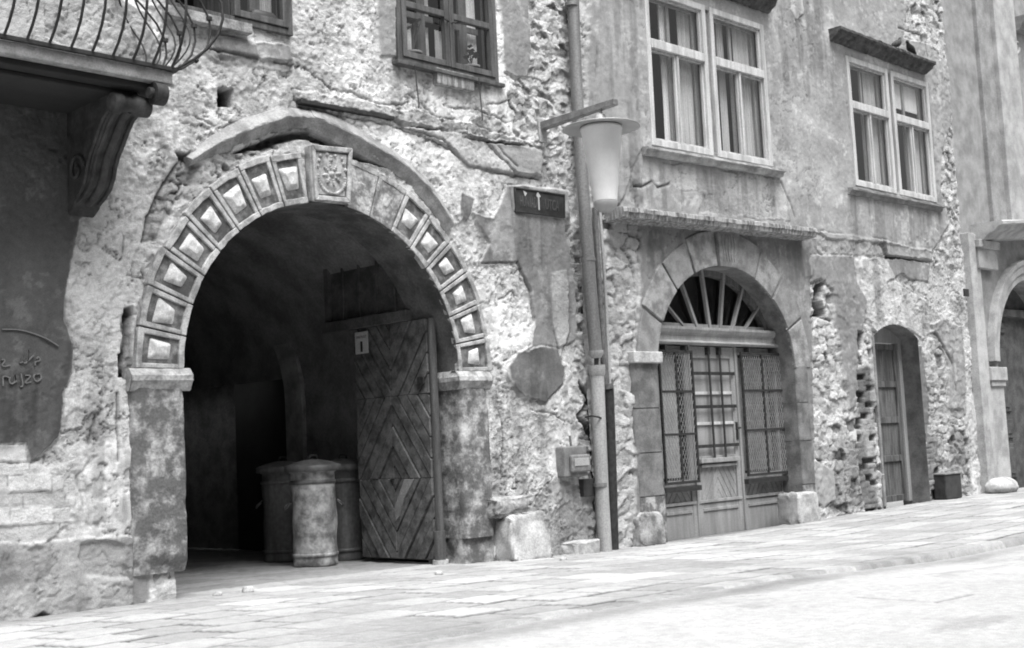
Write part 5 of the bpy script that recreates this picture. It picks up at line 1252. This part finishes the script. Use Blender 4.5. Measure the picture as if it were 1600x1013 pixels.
# little square of iron on the pale pilaster
a = W(1507, 463, .15); c = W(1513, 452, .15)
b = MB(); b.box(a[0], c[0], a[2], c[2], .13, .16); o = b.build('fuse_cover', MT['sign'], None, .004); tag(o, 'tiny dark square plate on the pale pilaster', 'cover plate')
# plaster block and hooks under the middle window
P = [W(676, 110), W(734, 122)]
b = MB(); b.box(P[0][0], P[1][0], W(700, 138)[2], W(700, 113)[2], -.02, .07); b.build('bracket_block', MT['canopy'], PL, .012)
for k, (p0, p1) in enumerate((((648, 102), (655, 168)), ((748, 122), (754, 188)))):
    A, B = W(*p0, .09), W(*p1, .07)
    b = MB(); b.tube([tuple(A), tuple(B), tuple(B + np.array([-.03, -.02, -.01]))], .008, 6); o = b.build('iron_hook', MT['iron'])
    tag(o, ['thin iron rod hanging below the left pane of the middle window', 'thin iron rod hanging below the right pane of the middle window'][k], 'hook')
# potted plants behind the panes
def plant(px, py, label, seed, h):
    rnd = random.Random(seed); c = W(px, py, -.09); t = thing('potted_plant', label, 'plant', (c[0], .09, 5.36)); zb = 5.345
    b = MB(); b.lathe([(0, 0), (.075, 0), (.095, .10), (.105, .10), (.105, .135), (.095, .135), (.09, .12), (0, .12)], (c[0], .09, zb), 20); b.build('pot', MT['pot'], t)
    b = MB(); l = MB()
    for k in range(5):
        a = rnd.uniform(0, 6.28); r = rnd.uniform(.05, .16); hh = rnd.uniform(.6, 1) * h
        pts = [(c[0] + r * cos(a) * f, .09 + .3 * r * sin(a) * f, zb + .12 + hh * f ** .8) for f in (0, .3, .6, 1)]
        b.tube(pts, [.009, .007, .006, .004], 5)
        for j in range(3 if h < .3 else 1):
            q = Vector(pts[-1]) + Vector((rnd.uniform(-.05, .05), 0, rnd.uniform(-.04, .04))); s_ = rnd.uniform(.03, .055)
            l.add([q + Vector((-s_, 0, 0)), q + Vector((0, -.02, s_ * .5)), q + Vector((s_, 0, .01)), q + Vector((0, .02, -s_ * .4))], [(0, 1, 2, 3)])
    b.build('stem', MT['leaf'], t)
    l.build('leaves', MT['leaf'], t); return t
plant(645, 85, 'leggy bare plant in a wide pot behind the left pane', 4, .42)
plant(736, 104, 'leafy plant in a clay pot behind the right pane', 9, .22)
c = W(410, 35, -.06); zb = W1Q(0, 0, 0)[2] + .09
b = MB(); b.tube([(c[0] - .12, .09, zb + .07), (c[0] - .09, .09, zb + .07), (c[0] + .12, .09, zb + .07), (c[0] + .2, .09, zb + .07), (c[0] + .3, .09, zb + .07)], [.04, .07, .07, .03, .028], 14); o = b.build('bottle', MT['sign'])
tag(o, 'dark bottle lying on the sill behind the balcony end', 'bottle')

# rubbish bins in the gateway
def bin_(c, r, h, label, m, seed, ang=0, rim=1.22):
    t = thing('rubbish_bin', label, 'bin', (c[0], c[1], 0), 'rubbish bins standing in the gateway')
    z = gz(c[0]) 
    b = MB(); pr = [(0, .0), (r * .93, .0), (r * .97, .02), (r * .95, .05)] + [(r * (.95 + .02 * sin(k * 1.3 + seed)), .05 + (h - .1) * k / 12) for k in range(1, 13)] + [(r * 1.02, h - .04), (r * 1.03, h - .02), (r * .9, h - .02)]
    b.lathe(pr, (c[0], c[1], z), 36, .02); b.build('body', m, t)
    b = MB(); b.lathe([(r * .96, .10), (r * 1.0, .105), (r * 1.0, .135), (r * .96, .14)], (c[0], c[1], z), 36, .02); b.build('hoop', m, t)
    b = MB(); b.lathe([(r * .96, h - .17), (r * 1.01, h - .165), (r * 1.01, h - .13), (r * .96, h - .125)], (c[0], c[1], z), 36, .02); b.build('hoop', MT['bin_d'], t)
    b = MB(); b.lathe([(0, .10), (r * .3, .095), (r * .8, .07), (r * rim * .96, .035), (r * rim, .03), (r * rim, -.03), (r * rim * .97, -.035), (r * rim * .9, -.03), (0, -.02)], (c[0], c[1], z + h), 40, .008); b.build('lid', MT['bin_d'], t)
    for s_ in (0, pi):
        a = ang + s_; q = Vector((c[0] + r * 1.0 * cos(a), c[1] + r * sin(a), z + h * .62)); tg = Vector((-sin(a), cos(a), 0)); nn = Vector((cos(a), sin(a), 0))
        b = MB(); b.tube([q - tg * .07 + Vector((0, 0, .05)), q - tg * .06 + nn * .06, q + tg * .06 + nn * .06 + Vector((0, 0, -.03)), q + tg * .07 + Vector((0, 0, .03))], .011, 6); b.build('handle', MT['iron_l'], t)
    b = MB(); a = ang + 1.1; b.tube([(c[0] - .05, c[1], z + h + .1), (c[0] - .03, c[1], z + h + .14), (c[0] + .05, c[1], z + h + .14), (c[0] + .06, c[1], z + h + .1)], .014, 6); b.build('lid_handle', MT['iron'], t)
    return t
def bpos(px, y):   # on the floor at depth y, seen at column px
    lo, hi = 5., 12.
    for _ in range(40):
        m_ = (lo + hi) / 2; q = M.T @ (np.array([m_, y, 0.]) - CAM); u = 800 + 2000 * q[0] / q[2]
        if u < px: lo = m_
        else: hi = m_
    return (m_, y)
c1 = bpos(494, 1.62); c2 = bpos(446, 2.55); c3 = bpos(543, 1.95)
bin_(c1, .255, 1.06, 'nearest scuffed pale metal bin in front of the other two in the gateway', MT['bin'], 1, R(-45 + 8))
bin_(c2, .25, 1.06, 'grey metal bin behind and left of the scuffed one', MT['bin_d'], 2, R(-40))
bin_((c3[0] - .02, c3[1]), .25, 1.06, 'dark metal bin half hidden by the open gate leaf', MT['bin_d'], 3, R(-50))

# pigeons on the right window's cornice
def pigeon(px, py, label, d):
    c = W(px, py, .16); b = MB(); n = 12; spine = [(-.17, .0, .012, .03), (-.12, .012, .02, .045), (-.06, .035, .05, .055), (.0, .055, .065, .062), (.05, .07, .06, .058), (.085, .10, .04, .04), (.10, .13, .03, .03), (.115, .155, .03, .03), (.135, .158, .018, .018), (.155, .152, .006, .006)]
    V = []
    for (x, z, rw, rh) in spine:
        for k in range(n): a = 2 * pi * k / n; V.append((c[0] + d * x, c[1] + rw * cos(a), c[2] + .03 + z + rh * sin(a)))
    b.add(V, [(i * n + k, i * n + (k + 1) % n, (i + 1) * n + (k + 1) % n, (i + 1) * n + k) for i in range(len(spine) - 1) for k in range(n)] + [tuple(range(n)), tuple(range(n * (len(spine) - 1), n * len(spine)))], True)
    for s_ in (-.02, .02): b.tube([(c[0] + d * .01, c[1] + s_, c[2] + .04), (c[0] + d * .012, c[1] + s_, c[2] - .03), (c[0] + d * .04, c[1] + s_, c[2] - .033)], .005, 5)
    o = b.build('pigeon', MT['bird']); return tag(o, label, 'bird', 'birds on the cornice')
pigeon(1402, 76, 'left one of two dark pigeons sitting on the right cornice', 1)
pigeon(1424, 84, 'right one of two dark pigeons sitting on the right cornice', -1)
# rubble crumbs at the wall foot
k = 0
for (px, py, s_, lab) in ((425, 866, .06, 'pale pebble on the dark passage floor left of the bins'), (686, 900, .07, 'crumb of stone before the foot of the gate post'), (320, 935, .07, 'pale crumb of stone on the pavement by the left pier'), (265, 920, .09, 'broken lump of stone under the left pier'), (880, 872, .07, 'small chip between the leaning stone and square stone')):
    d = M @ np.array([(px - 800) / 2000, (py - 506.5) / 2000, 1.]); t = (0.01 - EYE) / d[2]; q = CAM + d * t
    if q[1] > -.12 and px != 425: q[1] = -.15
    o = rock('pebble', (q[0], q[1], gz(q[0]) - .01), (s_ * 1.3, s_, s_ * .7), MT['light'], None, 70 + k, 7, .25, .2, 0, .7); tag(o, lab, 'pebble'); k += 1

# row added unseen across the street (behind the camera): it closes the sky off and is what the window panes mirror
op = thing('added_house_across', 'plain grey house added unseen across the street to close off the low sky, mirrored in the panes', 'house', (0, -13, 0))
b = MB(); b.add([(-30, -13, -.4), (60, -13, -.4), (60, -13, 9.5), (-30, -13, 9.5), (-30, -22, -.4), (60, -22, -.4), (60, -22, 11.5), (-30, -22, 11.5), (-30, -12.7, 9.4), (60, -12.7, 9.4)], [(0, 1, 2, 3), (4, 5, 6, 7), (0, 3, 7, 4), (1, 2, 6, 5), (8, 9, 6, 7)])
b.build('wall', MT['stone_dark'], op)
for i in range(16):
    for j in range(2):
        x_ = -20 + i * 4.4; z_ = 1.0 + j * 3.8
        b = MB(); b.hexa([(x_, -12.98, z_), (x_ + 1.2, -12.98, z_), (x_ + 1.2, -12.98, z_ + 1.9), (x_, -12.98, z_ + 1.9), (x_, -12.94, z_), (x_ + 1.2, -12.94, z_), (x_ + 1.2, -12.94, z_ + 1.9), (x_, -12.94, z_ + 1.9)]); b.build('window', MT['room'], op)
